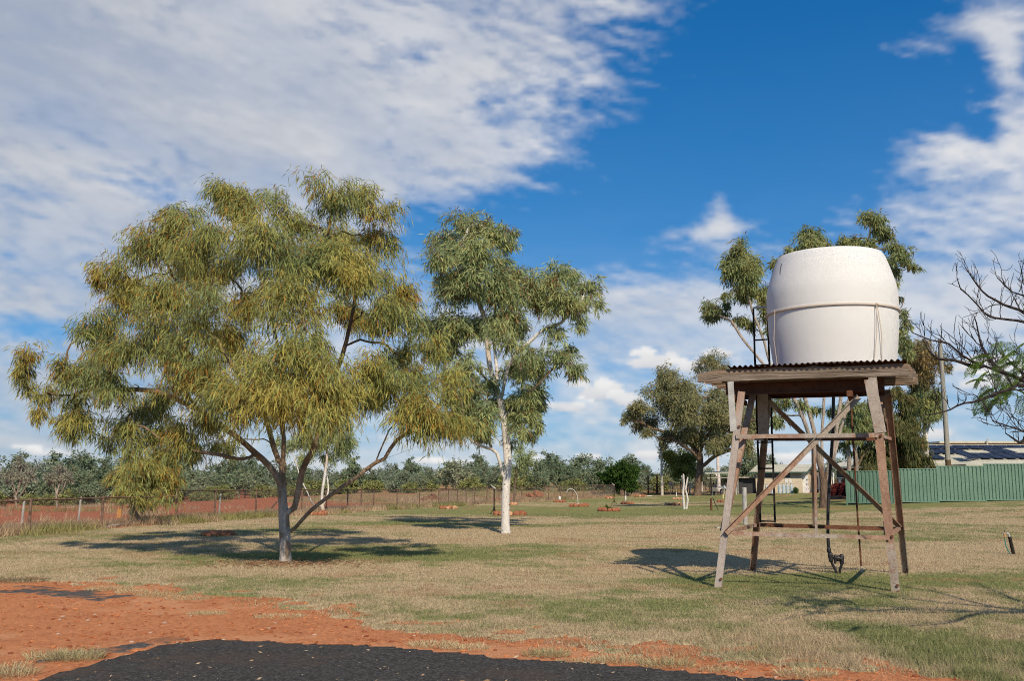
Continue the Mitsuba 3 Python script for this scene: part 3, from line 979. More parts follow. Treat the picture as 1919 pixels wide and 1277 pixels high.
# -- white many-stemmed small tree behind the weeping tree
b3 = at(606, 964)
D3 = b3[1]
k = thing('small_white_tree', 'small pale tree with several thin white stems inside a stone ring, behind the weeping tree', 'tree')
L3 = limb_list([[(606, 964), (603, 930), (610, 885), (613, 850), (606, 815)], [(603, 945), (589, 948, -.2), (576, 925, -.4), (563, 895, -.4), (550, 855, -.3), (538, 840, -.3)], [(610, 885), (622, 872, .2), (640, 860, .3), (658, 846, .4)],
                [(605, 950), (614, 925, .4), (613, 890, .6), (600, 850, .8)]], b3, D3)
build_tree(k, L3, clump_list([(590, 830, 24), (635, 835, 24), (560, 825, 22), (615, 855, 14), (655, 828, 18), (535, 830, 18), (575, 860, 12), (600, 800, 22), (640, 800, 20)], D3, .9, 8), 'mat_bark_white', .085, PAL2, 9000, .20, .03, weep=.8, seed=31, zmin=.9, twigs=8, r_tip=.007, flare=.2)

# -- small weeping tree at the left fence
b4 = at(252, 986)
D4 = b4[1] + .8
k = thing('small_weeping_tree', 'small drooping olive tree on a thin orange stem at the wire fence on the left', 'tree')
L4 = limb_list([[(250, 984), (249, 950), (246, 915), (243, 888), (250, 865)], [(247, 930), (258, 905, .2), (275, 880, .4), (295, 862, .3)]], b4 + np.array([0, .8, 0]), D4)
build_tree(k, L4, clump_list([(232, 880, 20), (258, 870, 22), (288, 868, 24), (312, 885, 22), (265, 895, 26), (300, 905, 26), (322, 905, 18), (215, 890, 16), (240, 905, 22), (280, 925, 22), (225, 915, 14), (250, 930, 14), (310, 930, 14), (255, 955, 9), (330, 880, 16)], D4, 1.2, 9), 'mat_bark_brown', .06, PAL1, 7000, .24, .026, weep=1.2, seed=41, zmin=.7, twigs=9, r_tip=.006, flare=.1, tips=(.24, .11, .03))

# -- the big spreading gum by the picnic shelter
b5 = at(1307, 930)
D5 = b5[1]
PAL5 = [(.070, .085, .050), (.10, .108, .056), (.132, .126, .062), (.155, .135, .066)]
k = thing('spreading_gum_tree', 'broad dark trunked gum tree with a wide grey-green crown beside the picnic shelter', 'tree')
L5 = limb_list([[(1307, 930), (1309, 900), (1312, 868), (1313, 838), (1316, 800), (1322, 760)], [(1316, 878), (1330, 862, -1), (1350, 850, -1.5), (1372, 842, -1.5), (1398, 824, -1)], [(1311, 855), (1298, 838, 1), (1278, 822, 1), (1250, 812, .5), (1215, 800, 0), (1195, 788, 0)],
                [(1312, 868), (1300, 850, -1.5), (1280, 835, -2), (1258, 822, -2)], [(1313, 838), (1300, 800, 2), (1275, 760, 2), (1258, 735, 1)], [(1314, 840), (1335, 800, -2), (1350, 780, -2)]], b5, D5)
C5 = [(1244, 708, 18), (1260, 712, 22), (1232, 735, 20), (1275, 728, 28), (1250, 745, 22), (1184, 778, 15), (1172, 785, 10), (1205, 768, 20), (1225, 790, 24), (1253, 772, 30), (1287, 766, 32), (1298, 742, 22), (1326, 776, 32), (1345, 765, 28), (1315, 803, 28), (1281, 812, 26), (1253, 812, 20), (1351, 797, 28), (1362, 818, 24), (1337, 825, 22), (1377, 805, 24), (1394, 782, 26),
      (1410, 803, 20), (1408, 772, 20), (1390, 830, 20), (1310, 830, 20), (1365, 780, 26), (1195, 800, 12), (1240, 830, 10), (1212, 812, 10), (1420, 790, 16), (1335, 748, 20), (1370, 750, 18)]
build_tree(k, L5, finer(clump_list(C5, D5, 4.5, 12), 4, 4), 'mat_bark_brown', .36, PAL5, 46000, .38, .085, weep=.5, seed=51, zmin=3.4, twigs=6, step=.5, flare=.3, r_tip=.02, twig_mat='mat_twig_dark', twig_w=.8)
C5b = [(1258, 848, 16), (1272, 862, 20), (1285, 872, 18), (1258, 865, 14), (1245, 850, 10), (1292, 856, 16), (1270, 885, 12), (1298, 880, 12)]
bb = at(1262, 927)
k = thing('low_leafy_tree', 'low bright green tree with drooping leaves in front of the spreading gum trunk', 'tree')
build_tree(k, limb_list([[(1288, 928), (1285, 900), (1280, 880), (1272, 860)]], at(1288, 928), at(1288, 928)[1]), clump_list(C5b, at(1288, 928)[1], 1.5, 13), 'mat_bark_brown', .12, [(.05, .075, .025), (.085, .11, .032), (.12, .14, .04)], 8000, .36, .08, weep=.7, seed=52, zmin=1.8, twigs=9, r_tip=.014, step=.4)
b6 = P(1348, 922, at(1342, 926)[1] + 12)
b6[2] = float(H(b6[0], b6[1]))
k = thing('tall_thin_gum_tree', 'tall thin gum tree with its crown just left of the tank stand deck', 'tree')
L6 = limb_list([[(1347, 918), (1346, 880), (1344, 820), (1341, 760), (1335, 710)], [(1344, 800), (1360, 750), (1362, 705)], [(1345, 780), (1325, 730), (1312, 695)]], b6, b6[1])
build_tree(k, L6, clump_list([(1337, 674, 16), (1322, 672, 13), (1348, 684, 14), (1308, 690, 11), (1360, 692, 12), (1330, 695, 14), (1312, 706, 9), (1372, 700, 9), (1350, 710, 10), (1345, 735, 12), (1360, 740, 10)], b6[1], 1.5, 14), 'mat_bark_white', .2, PAL5, 7000, .34, .075, weep=.5, seed=53, zmin=4, twigs=9, r_tip=.016, step=.5, twig_mat='mat_twig_dark')

# -- the tall gum behind the tank stand
b7 = at(1544, 953)
D7 = b7[1]
PAL7 = [(.070, .096, .050), (.10, .126, .058), (.132, .150, .064), (.165, .162, .066)]
k = thing('tall_gum_tree', 'tall many-stemmed gum tree behind the tank stand, its crown above the white tank', 'tree')
L7 = limb_list([
    [(1544, 953), (1543, 920), (1541, 893), (1534, 860), (1527, 815), (1508, 745), (1490, 690), (1470, 620), (1460, 560), (1455, 500)],
    [(1541, 893), (1541, 850, .3), (1542, 800, .5), (1545, 740, .6), (1548, 650, .6), (1530, 540, .4), (1518, 470, .2)],
    [(1542, 905), (1555, 870, -.3), (1564, 834, -.3), (1576, 746, -.2), (1590, 650, 0), (1600, 540, .2), (1630, 440, .3)],
    [(1543, 915), (1560, 865, .5), (1582, 780, .7), (1592, 748, .8), (1630, 660, 1), (1665, 560, 1), (1680, 500, 1)],
    [(1532, 850), (1521, 840), (1511, 798, -.4), (1486, 744, -.5), (1450, 705, -.6), (1432, 640, -.7), (1410, 580, -.8), (1392, 530, -.8)],
    [(1450, 705, -.6), (1420, 670, -.3), (1395, 640, 0), (1372, 605, .2), (1345, 590, .3)],
    [(1470, 620), (1440, 575, .6), (1415, 530, .8), (1395, 490, .8)],
    [(1655, 600, 1), (1670, 590, 1.2), (1690, 575, 1.2), (1698, 545, 1.2)],
], b7, D7)
C7 = [(1390, 472, 24), (1372, 490, 20), (1408, 492, 24), (1392, 515, 28), (1415, 515, 22), (1370, 512, 18), (1392, 548, 22), (1425, 545, 18), (1333, 572, 16), (1342, 592, 18), (1325, 590, 11), (1355, 590, 11), (1393, 600, 14), (1400, 612, 10), (1357, 553, 9), (1362, 568, 9), (1436, 567, 16), (1445, 620, 16), (1440, 590, 16), (1432, 545, 14), (1453, 485, 10), (1450, 500, 9), (1477, 468, 10), (1495, 468, 12),
      (1510, 438, 18), (1530, 440, 18), (1520, 455, 22), (1545, 460, 16), (1580, 448, 16), (1600, 445, 16), (1612, 458, 16), (1628, 408, 16), (1645, 412, 16), (1655, 428, 16), (1662, 445, 10), (1640, 430, 10), (1628, 458, 12), (1680, 465, 14), (1690, 482, 15), (1702, 490, 9), (1714, 502, 8), (1676, 508, 13), (1668, 490, 14), (1672, 530, 10), (1692, 588, 8), (1698, 608, 9), (1692, 640, 14), (1698, 660, 12), (1686, 620, 10), (1683, 560, 7),
      (1440, 760, 16), (1470, 755, 14), (1455, 790, 14), (1505, 760, 12), (1560, 770, 12), (1610, 760, 12), (1525, 770, 10)]
build_tree(k, L7, finer(clump_list(C7, D7, 1.6, 15), 4, 5), 'mat_bark_stocking', .20, PAL7, 27000, .28, .05, weep=.8, seed=61, zmin=3.5, twigs=6, step=.35, flare=.4, r_tip=.0065, twig_mat='mat_twig', tips=(.16, .12, .04))

# -- the twin-stemmed tree at the end of the green fence
b8 = at(1597, 946)
D8 = b8[1]
k = thing('twin_stem_gum_tree', 'leaning twin-stemmed gum with peeling pale bark at the left end of the green fence', 'tree')
L8 = limb_list([[(1600, 946), (1603, 905), (1605, 870), (1600, 830), (1596, 790), (1590, 760)], [(1592, 938), (1591, 905), (1591, 870), (1586, 815), (1578, 775), (1572, 750)], [(1606, 880), (1616, 858), (1628, 842), (1645, 825)]], b8, D8)
build_tree(k, L8, clump_list([(1585, 770, 14), (1608, 785, 16), (1600, 815, 12), (1578, 800, 12), (1575, 835, 9), (1640, 815, 14), (1620, 800, 14), (1590, 845, 8), (1560, 800, 10)], D8, 1.0, 16), 'mat_bark_stocking', .19, PAL7, 9000, .24, .045, weep=1.0, seed=62, zmin=2.0, twigs=9, step=.3, r_tip=.012, flare=.25)

# -- dark weeping tree behind the green fence
b9 = P(1668, 905, 61)
b9[2] = float(H(b9[0], b9[1]))
k = thing('dark_weeping_tree', 'dense dark green weeping tree standing behind the green steel fence', 'tree')
L9 = limb_list([[(1668, 905), (1668, 860), (1664, 810), (1660, 770)], [(1668, 860), (1690, 820), (1700, 780)], [(1667, 850), (1640, 815), (1630, 780)]], b9, b9[1])
C9 = [(1640, 765, 24), (1665, 755, 24), (1690, 765, 24), (1625, 795, 24), (1655, 800, 28), (1690, 800, 26), (1712, 790, 20), (1640, 835, 28), (1675, 840, 28), (1705, 835, 26), (1722, 855, 20), (1625, 840, 22), (1650, 870, 24), (1685, 870, 24), (1715, 880, 20), (1635, 880, 20), (1728, 830, 12), (1700, 745, 14), (1680, 735, 14), (1612, 815, 12)]
build_tree(k, L9, finer(clump_list(C9, b9[1], 2.0, 17), 3, 6), 'mat_bark_brown', .2, [(.030, .042, .018), (.05, .06, .025), (.075, .075, .032), (.11, .085, .04)], 26000, .32, .05, weep=1.3, seed=63, zmin=1.5, twigs=6, step=.35, r_tip=.012)

# -- two slender trees right of the stand
for (bx, trunk, cl, pal, lab, s) in [
    (1737, [[(1740, 905), (1736, 850), (1733, 790), (1731, 750), (1728, 720)], [(1735, 820), (1745, 780), (1752, 752), (1757, 735)], [(1734, 800), (1722, 775), (1712, 760)]], [(1728, 745, 18), (1745, 752, 16), (1715, 755, 12), (1755, 765, 13), (1735, 768, 14), (1760, 740, 9), (1722, 728, 10), (1748, 780, 8), (1705, 775, 8)], PAL7, 'slender white trunked tree rising behind the green fence beside the power pole', 71),
    (1712, [[(1716, 905), (1715, 840), (1712, 780), (1712, 720), (1715, 680)], [(1712, 740), (1728, 705), (1745, 685)]], [(1712, 655, 18), (1725, 662, 20), (1742, 668, 16), (1758, 675, 14), (1715, 690, 20), (1735, 695, 18), (1700, 675, 14), (1750, 700, 12), (1718, 715, 16), (1732, 722, 12), (1772, 690, 9), (1702, 705, 10), (1728, 640, 9)], [(.06, .062, .032), (.10, .085, .04), (.14, .105, .045), (.17, .11, .05)], 'brownish drooping gum tree behind the right end of the tank stand deck', 72)]:
    q = P(bx, 905, 64)
    q[2] = float(H(q[0], q[1]))
    k = thing('slender_tree', lab, 'tree')
    build_tree(k, limb_list(trunk, q, q[1]), clump_list(cl, q[1], 1.2, s), 'mat_bark_white' if s == 71 else 'mat_bark_grey', .16, pal, 9000, .27, .05, weep=.8, seed=s, zmin=3, twigs=9, step=.35, r_tip=.012)

# -- round dark green tree at the far fence
b10 = at(1166, 931)
k = thing('round_green_tree', 'rounded dark green broad-leaved tree on a short leaning trunk at the far fence', 'tree')
build_tree(k, limb_list([[(1168, 931), (1164, 918), (1160, 908), (1158, 895)], [(1165, 920), (1178, 908), (1184, 900)]], b10, b10[1]),
           clump_list([(1138, 893, 13), (1130, 897, 8), (1148, 884, 14), (1163, 880, 13), (1176, 886, 14), (1182, 898, 10), (1162, 897, 15), (1176, 906, 10), (1148, 902, 10), (1168, 874, 6), (1184, 915, 6), (1160, 912, 9), (1188, 890, 6)], b10[1], 1.0, 18),
           'mat_bark_brown', .22, [(.010, .022, .007), (.017, .037, .009), (.032, .058, .013)], 9000, .30, .15, weep=.35, seed=81, zmin=.8, twigs=8, step=.3, r_tip=.014)

# -- pruned bare stumps and pale stems
def bare(name, label, limbs, base_r, mat, group=None, extra=0):
    q = at(*limbs[0][0])
    q = P(*limbs[0][0], q[1] + extra)
    q[2] = float(H(q[0], q[1]))
    k = thing(name, label, 'tree', group)
    for i, l in enumerate(limbs):
        pts = np.array([P(c[0], c[1], q[1] + .15 * i) for c in l])
        if i == 0:
            pts[0] = q - np.array([0, 0, .05])
        elif abs(l[0][1] - limbs[0][0][1]) < 3:
            pts[0] = pts[0] * [1, 1, 0] + [0, 0, float(H(pts[0, 0], pts[0, 1])) - .05]
        s = spline(pts, .3)
        put(k, 'trunk' if i == 0 else 'limb', tube(s, np.linspace(base_r, base_r * .62, len(s)) * (1 if i == 0 else .85), 9), mat, smooth=40)


bare('pruned_tree', 'pruned leafless tree of two pale grey stems in front of the spreading gum', [[(1282.5, 955), (1281, 938), (1280, 922), (1282, 905), (1280.5, 889)], [(1286.5, 955), (1289, 937), (1285, 917), (1287, 905), (1289, 895)], [(1281.5, 908), (1279, 900), (1277, 892)]], .075, 'mat_bark_white')
bare('pruned_tree', 'small pale forked stump behind the pruned two-stemmed tree', [[(1292.5, 927), (1292.5, 917), (1291, 905)], [(1293, 918), (1296, 911), (1297, 903)]], .09, 'mat_bark_white', extra=6)
bare('bare_tree', 'pale bare tree standing to the right of the spreading gum trunk', [[(1316, 926), (1315.5, 916), (1315, 903)]], .13, 'mat_bark_white', extra=8)
bare('bare_tree', 'pale bare forked tree standing behind the picnic table', [[(1345.5, 925), (1345, 910), (1346, 895), (1347, 887)], [(1345.5, 896), (1341, 889), (1337, 884)]], .16, 'mat_bark_white', extra=10)
bare('bare_tree', 'upright pale bare tree between the picnic shelter and the shed', [[(1380, 923), (1379, 910), (1378, 898)]], .15, 'mat_bark_white', extra=10)
bare('bare_tree', 'pale bare tree leaning right beside the dark end of the shed', [[(1383, 923), (1389, 909), (1396, 896), (1400, 888)]], .14, 'mat_bark_white', extra=10)

# -- far scrub: every tree of the tree line its own thing, copies of a few kinds
PALF = [[(.075, .100, .072), (.105, .130, .092), (.14, .16, .115)], [(.060, .085, .055), (.085, .112, .070), (.115, .138, .085)], [(.095, .112, .075), (.13, .146, .098), (.165, .175, .12)], [(.085, .10, .04), (.12, .13, .05), (.15, .15, .065)]]


def scrub_kind(i, seed, h, w, pal, trunk_mat, low):
    rng = np.random.default_rng(seed)
    base = np.zeros(3)
    limbs = [np.array([[0, 0, -.3], [.05, 0, h * .2], [.1 * w, .05, h * .5]])]
    n = 22
    th = rng.random(n) * 2 * np.pi
    rr = np.sqrt(rng.random(n)) * w * .5
    zz = h * (low + (1 - low) * rng.random(n)) * np.sqrt(np.maximum(.12, 1 - (rr / (w * .56)) ** 2))
    cl = np.stack([rr * np.cos(th), rr * np.sin(th), np.maximum(zz, h * .2), w * (.10 + .08 * rng.random(n))], 1)
    cl[0, :3] = [.1, 0, h * .9]
    name = f'proto_{i}'
    build_tree(name, limbs, cl, trunk_mat, .028 * h, pal, 2600, .34, .17, weep=.2, seed=seed, zmin=.1 * h, twigs=5, step=.5, r_tip=.02, split_limbs=False, sag=.05, out_bias=.8)
    parts = {}
    for kk in [q for q in scene if q.startswith(name + '__')]:
        parts[kk.split('__')[1]] = scene.pop(kk)
        labels.pop(kk, None)
    return parts


KINDS = [scrub_kind(0, 101, 4.2, 4.6, PALF[0], 'mat_bark_brown', .35), scrub_kind(1, 102, 5.2, 4.0, PALF[1], 'mat_bark_brown', .3), scrub_kind(2, 103, 3.4, 4.4, PALF[0], 'mat_bark_brown', .25), scrub_kind(3, 104, 4.8, 4.6, PALF[2], 'mat_bark_grey', .4), scrub_kind(4, 105, 2.2, 3.6, PALF[3], 'mat_bark_brown', .15), scrub_kind(5, 106, 4.6, 5.2, PALF[1], 'mat_bark_brown', .3)]
for i, parts in enumerate(KINDS):
    scene[f'scrub_kind_{i}'] = {'type': 'shapegroup', **parts}
LOOKS = ['grey-green rounded scrub tree', 'taller dark green scrub tree', 'low spreading grey-green scrub tree', 'pale olive-grey scrub tree', 'low olive bush', 'wide dark green scrub tree']


def scrub(kind, x, y, s, rz, group='trees of the far scrub line', where='in the far tree line beyond the wire fence'):
    k = thing('scrub_tree' if kind != 4 else 'scrub_bush', f'{LOOKS[kind]} {where}', 'tree' if kind != 4 else 'bush', (LOOKS[kind] + ('es' if kind == 4 else 's')) + ' of the far scrub line')
    scene[k] = {'type': 'instance', 'g': {'type': 'ref', 'id': f'scrub_kind_{kind}'}, 'to_world': T().translate([float(x), float(y), float(H(x, y)) - .05]).rotate([0, 0, 1], float(rz)).scale([float(s * (1 + .2 * math.sin(rz))), float(s), float(s)])}


rng = np.random.default_rng(77)
# rows of trees along the line, nearer and taller to the left (the creek side)
for row, (n, d0, d1) in enumerate([(42, 128, 145), (48, 150, 172), (48, 178, 210)]):
    for i in range(n):
        px = -60 + (i + .5 + rng.uniform(-.35, .35)) / n * 1500
        d = rng.uniform(d0, d1)
        x = (px - 959.5) / FOC * d
        left = float(ss(700, 120, px))
        kind = int(rng.choice([0, 1, 2, 3, 5], p=[.3, .24, .2, .06, .20]))
        s = 1.1 * rng.uniform(.60, 1.12) * (1.0 + .5 * left) * (.78 if row == 0 else .98 if row == 1 else 1.08)
        if px > 1180 and row < 2:
            s *= .85
        scrub(kind, x, d, s, rng.uniform(0, 360))
for i in range(34):
    px = -40 + (i + rng.uniform(0, 1)) / 34 * 1300
    d = rng.uniform(122, 134)
    scrub(4, (px - 959.5) / FOC * d, d, rng.uniform(.55, 1.0), rng.uniform(0, 360), where='at the foot of the far tree line')
for px, d, s, kd in [(1395, 135, 1.25, 1), (1410, 150, 1.3, 0), (1460, 170, .9, 3), (1480, 175, .8, 3), (1640, 130, 1.2, 1), (1690, 120, 1.1, 0), (1560, 150, 1.0, 5)]:
    scrub(kd, (px - 959.5) / FOC * d, d, s, 30 * d, where='seen past the tank stand behind the buildings')

# -- pale branched dead-looking trees at the far left
for px, py, d, sc, lab in [(32, 940, 104, 1.0, 'pale dead-looking tree with many white branches at the far left beyond the fence'), (108, 935, 106, .8, 'smaller pale branched tree beyond the fence, right of the white dead-looking tree')]:
    q = P(px, py, d)
    q[2] = float(H(q[0], q[1]))
    k = thing('pale_branched_tree', lab, 'tree')
    s = 62 * sc
    b0 = py
    x0 = px
    L = [[(x0, b0), (x0 - 4 * sc, b0 - 20 * sc), (x0 - 10 * sc, b0 - 44 * sc)], [(x0 - 2, b0 - 8), (x0 + 4 * sc, b0 - 30 * sc), (x0 + 8 * sc, b0 - 58 * sc)], [(x0 + 1, b0 - 4), (x0 + 14 * sc, b0 - 24 * sc), (x0 + 22 * sc, b0 - 46 * sc)], [(x0 - 3 * sc, b0 - 18 * sc), (x0 - 18 * sc, b0 - 36 * sc), (x0 - 26 * sc, b0 - 46 * sc)]]
    cl = [(x0 + u * sc, b0 - v * sc, r * sc) for u, v, r in [(-12, 48, 9), (8, 62, 10), (22, 52, 9), (-28, 48, 7), (0, 50, 8), (14, 40, 7), (-18, 36, 6), (28, 40, 6), (4, 74, 7), (-6, 66, 7)]]
    build_tree(k, limb_list(L, q, d), clump_list(cl, d, 1.0, 19), 'mat_bark_grey', .11, [(.10, .105, .08), (.14, .14, .11), (.17, .165, .13)], 1500, .3, .09, weep=.2, seed=91, zmin=.8, twigs=8, step=.3, r_tip=.013, twig_mat='mat_bark_grey')

# ---------------------------------------------------------------- tank stand
DU, DV = np.array([.937, -.35, 0]), np.array([.35, .937, 0])
DC = np.array([4.37, 14.6, 0])


def W(a, b, z):
    return DC + DU * a + DV * b + np.array([0, 0, z])


def proj(p):
    q = np.asarray(p, float) - np.array([0, 0, EYE])
    f, up = q[1] * CP + q[2] * SP, -q[1] * SP + q[2] * CP
    return np.array([959.5 + FOC * q[0] / f, 638.5 - FOC * up / f])


stand = thing('tank_stand', 'rusty steel and weathered timber tank stand on four splayed legs carrying the white tank', 'tank stand')
LEG = {'fl': (at(1345, 1104), np.array([3.30, 14.17, 2.80])), 'fr': (at(1679, 1112), np.array([4.95, 13.5, 2.94])), 'bl': (at(1411, 1072), np.array([3.93, 15.1, 2.80])), 'br': (at(1697, 1077), np.array([5.62, 14.75, 2.80]))}


def on_leg(name, py):
    a, b = LEG[name]
    lo, hi = 0.0, 1.0
    for _ in range(40):
        m = (lo + hi) / 2
        if proj(a + (b - a) * m)[1] > py:
            lo = m
        else:
            hi = m
    return a + (b - a) * lo


for nm, out in (('fl', -DV), ('fr', -DV), ('bl', DV), ('br', DV)):
    a, b = LEG[nm]
    legk = put(stand, 'leg', channel(a - (b - a) * .04, b, {'fl': .096, 'fr': .112, 'bl': .102, 'br': .105}[nm], .06, .012, out), 'mat_rust_pale' if nm == 'fl' else 'mat_rust')
    for py in {'fl': (1086, 817, 800), 'fr': (1098, 1006, 1112, 817), 'bl': (1060,), 'br': (1068, 990)}[nm]:
        q = on_leg(nm, min(py, proj(a)[1] - 2))
        bolt = trimesh.creation.cylinder(.02, .03, sections=6)
        R = trimesh.geometry.align_vectors([0, 0, 1], out if nm[0] == 'f' else -out)
        bolt.apply_transform(R)
        bolt.apply_translation(q + (out * .012 if nm[0] == 'f' else -out * .02) + DU * .03)
        put(legk, 'bolt', bolt, 'mat_rust_dark')
# hangers that double the legs up to the bearers
hz = [(P(1369, 716, 13.95), P(1374, 809, 13.75), .085, .02, 'mat_galv'), (P(1630, 712, 13.36), P(1650, 812, 13.22), .15, .05, 'mat_rust'), (P(1429, 738, 15.0), P(1431, 816, 15.25), .16, .02, 'mat_rust'), (P(1660, 731, 14.95), P(1668, 811, 15.1), .125, .02, 'mat_timber')]
for a, b, w, t, m in hz:
    put(stand, 'hanger', beam(b, a, w, t, up=-DV, chamfer=.004), m)


def tie(a, b, w=.06, mat='mat_rust', name='tie_bar', up=(0, 0, 1), flip=1):
    put(stand, name, angle_bar(a, b, w, .009, up, flip), mat)


f = -DV * .03
tie(on_leg('fl', 815) + f, on_leg('fr', 812) + f)
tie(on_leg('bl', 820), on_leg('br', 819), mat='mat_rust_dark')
tie(on_leg('fl', 996) + f, on_leg('fr', 1005) + f, .055)
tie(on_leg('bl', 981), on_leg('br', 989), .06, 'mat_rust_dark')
tie(on_leg('fr', 1003), on_leg('br', 988), .05)
tie(on_leg('fl', 997), on_leg('bl', 982), .05)
tie(on_leg('fr', 812), on_leg('br', 820), .05)
tie(on_leg('fl', 815), on_leg('bl', 822), .05)
tie(on_leg('fl', 996) + f * 1.8, P(1606, 741, 13.72), .075, name='diagonal_brace', up=DV)
tie(P(1443, 748, 15.05), on_leg('br', 984) - DV * .05, .075, name='diagonal_brace', up=DV)
tie(P(1654, 742, 14.7), on_leg('fr', 1004) + DV * .1, .075, name='diagonal_brace', up=DU)
tie(P(1416, 736, 15.0), on_leg('fl', 998) + DV * .1, .085, name='diagonal_brace', up=DU)
mf = (on_leg('fl', 996) + on_leg('fr', 1005)) / 2
mt = (on_leg('fl', 815) + on_leg('fr', 812)) / 2
put(stand, 'upright', beam(P(1530, 1004, mf[1] - .02), P(1526.5, 815, mt[1] - .0), .035, .035, up=DV), 'mat_rust')
mb, mbt = (on_leg('bl', 981) + on_leg('br', 989)) / 2, (on_leg('bl', 820) + on_leg('br', 819)) / 2
put(stand, 'upright', beam(P(1525, 985, mb[1]), P(1522.5, 821, mbt[1]), .035, .035, up=DV), 'mat_rust')
# bearers: steel beams along the front, the back and both sides on top of the legs
for b in (-.43, .50):
    m = beam(W(-1.12, b, 2.87), W(1.08, b, 2.87), .016, .15)
    fl = [beam(W(-1.12, b, 2.87 + s * .081), W(1.08, b, 2.87 + s * .081), .085, .012) for s in (-1, 1)]
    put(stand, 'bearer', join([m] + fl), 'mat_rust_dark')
for a in (-1.0, .62):
    put(stand, 'bearer', beam(W(a, -.72, 2.735), W(a, .70, 2.735), .08, .085, chamfer=.01), 'mat_rust_dark')
# joists of weathered timber
rj = np.random.default_rng(5)
for i in range(6):
    b = -.79 + .316 * i
    l0, l1 = -1.47 + (.0, .06, .1, .13, .08, .15)[i], 1.395 + (0, .035, .065, .10, .13, .165)[i]
    n = 24
    t = np.linspace(l0, l1, n)
    h = .168 + .006 * rj.normal(size=n)
    c = .012
    pts = [(-.037, .0), (-.037 + c, -.0), (.037 - c, 0), (.037, c), (.037, 1 - c), (.037 - c, 1), (-.037 + c, 1), (-.037, 1 - c)]
    pts = [(-.037, c), (-.037 + c, 0), (.037 - c, 0), (.037, c), (.037, 1 - c), (.037 - c, 1), (-.037 + c, 1), (-.037, 1 - c)]
    v, fa = [], []
    wl = np.cumsum(rj.normal(size=n)) * .0015
    for k_ in range(n):
        taper = 1 - (.28 * max(0, (.22 - (t[k_] - l0)) / .22) if i == 0 else 0)
        for (p_, q_) in pts:
            v.append(W(t[k_], b + p_ + .003 * rj.normal(), 2.953 + wl[k_] * .4 + q_ * h[k_] * taper + .0025 * rj.normal()))
    for k_ in range(n - 1):
        for m_ in range(8):
            a_, b_ = k_ * 8 + m_, k_ * 8 + (m_ + 1) % 8
            fa += [[a_, a_ + 8, b_], [b_, a_ + 8, b_ + 8]]
    v += [W(l0, b, 3.03), W(l1, b, 3.03)]
    for m_ in range(8):
        fa += [[len(v) - 2, m_, (m_ + 1) % 8], [len(v) - 1, (n - 1) * 8 + (m_ + 1) % 8, (n - 1) * 8 + m_]]
    mj = trimesh.Trimesh(np.array(v), np.array(fa), process=False)
    mj.fix_normals()
    put(stand, 'joist', mj, 'mat_timber', label='front timber joist with split weathered grain' if i == 0 else None)
# corrugated iron on the joists, three overlapping sheets
for s, (a0, a1) in enumerate(((-1.02, -.20), (-.235, .62), (.585, 1.37))):
    n = int((a1 - a0) / .076 * 12)
    a = np.linspace(a0, a1, n)
    w = .015 * np.sin(2 * np.pi * (a + 1.02) / .078)
    rows = []
    v0, v1 = -.912, .93
    for z in (3.150 + .0025 * s, 3.1485 + .0025 * s):
        for b in np.linspace(v0 - .012 * s, v1, 4):
            rows.append(np.array([W(x, b, z + y + .004 * math.sin(b * 5 + s)) for x, y in zip(a, w)]))
    v = np.vstack(rows)
    fa = []
    for g in range(2):
        for r in range(3):
            o = (g * 4 + r) * n
            for i in range(n - 1):
                q = [[o + i, o + i + 1, o + n + i + 1], [o + i, o + n + i + 1, o + n + i]]
                fa += q if g == 0 else [x[::-1] for x in q]
    put(stand, 'roof_sheet', trimesh.Trimesh(v, np.array(fa), process=False), 'mat_rust_dark')

# ---------------------------------------------------------------- tank
TC = np.array([4.805, 14.64, 0])
tank = thing('water_tank', 'white barrel-shaped water tank with a thin brown seam rim, standing on the tank stand', 'water tank')
prof_low = [(0, 3.172), (.85, 3.172), (.872, 3.19), (.890, 3.35), (.913, 3.55), (.930, 3.75), (.938, 3.99)]
prof_up = [(.940, 4.012), (.946, 4.13), (.935, 4.35), (.872, 4.59), (.798, 4.80), (.762, 4.872), (.748, 4.880), (.4, 4.90), (0, 4.905)]


def smooth_prof(p, n):
    s = spline([(x, 0, z) for x, z in p], .02)
    return s[:, [0, 2]].clip(0, None)


def tank_part(prof, name, mat):
    m = lathe(prof, 96)
    m.apply_translation(TC)
    put(tank, name, m, mat, smooth=35)


tank_part(prof_low[:3] + [tuple(q) for q in smooth_prof(prof_low[2:], 8)[1:]], 'lower_shell', 'mat_tank')
tank_part([tuple(q) for q in smooth_prof(prof_up[:6], 8)] + prof_up[6:], 'upper_shell', 'mat_tank')
tank_part([(.94, 3.985), (.962, 3.985), (.968, 3.99), (.968, 4.012), (.962, 4.018), (.94, 4.02), (.94, 3.985)], 'seam_rim', 'mat_tank_rim')
lid = lathe([(0, 4.89), (.24, 4.89), (.25, 4.90), (.25, 4.93), (.23, 4.94), (0, 4.945)], 32)
lid.apply_translation(TC + np.array([.1, .3, -.005]))
put(tank, 'lid', lid, 'mat_tank', smooth=35)


def tank_pt(px, z, r):
    """The near point of the tank's round at radius r and height z in the direction of a pixel column."""
    d = ray(px, 700)[:2]
    d = d / np.linalg.norm(d)
    b = d @ TC[:2]
    c = TC[:2] @ TC[:2] - r * r
    t = b - math.sqrt(max(b * b - c, 1e-4))
    return np.array([d[0] * t, d[1] * t, z])


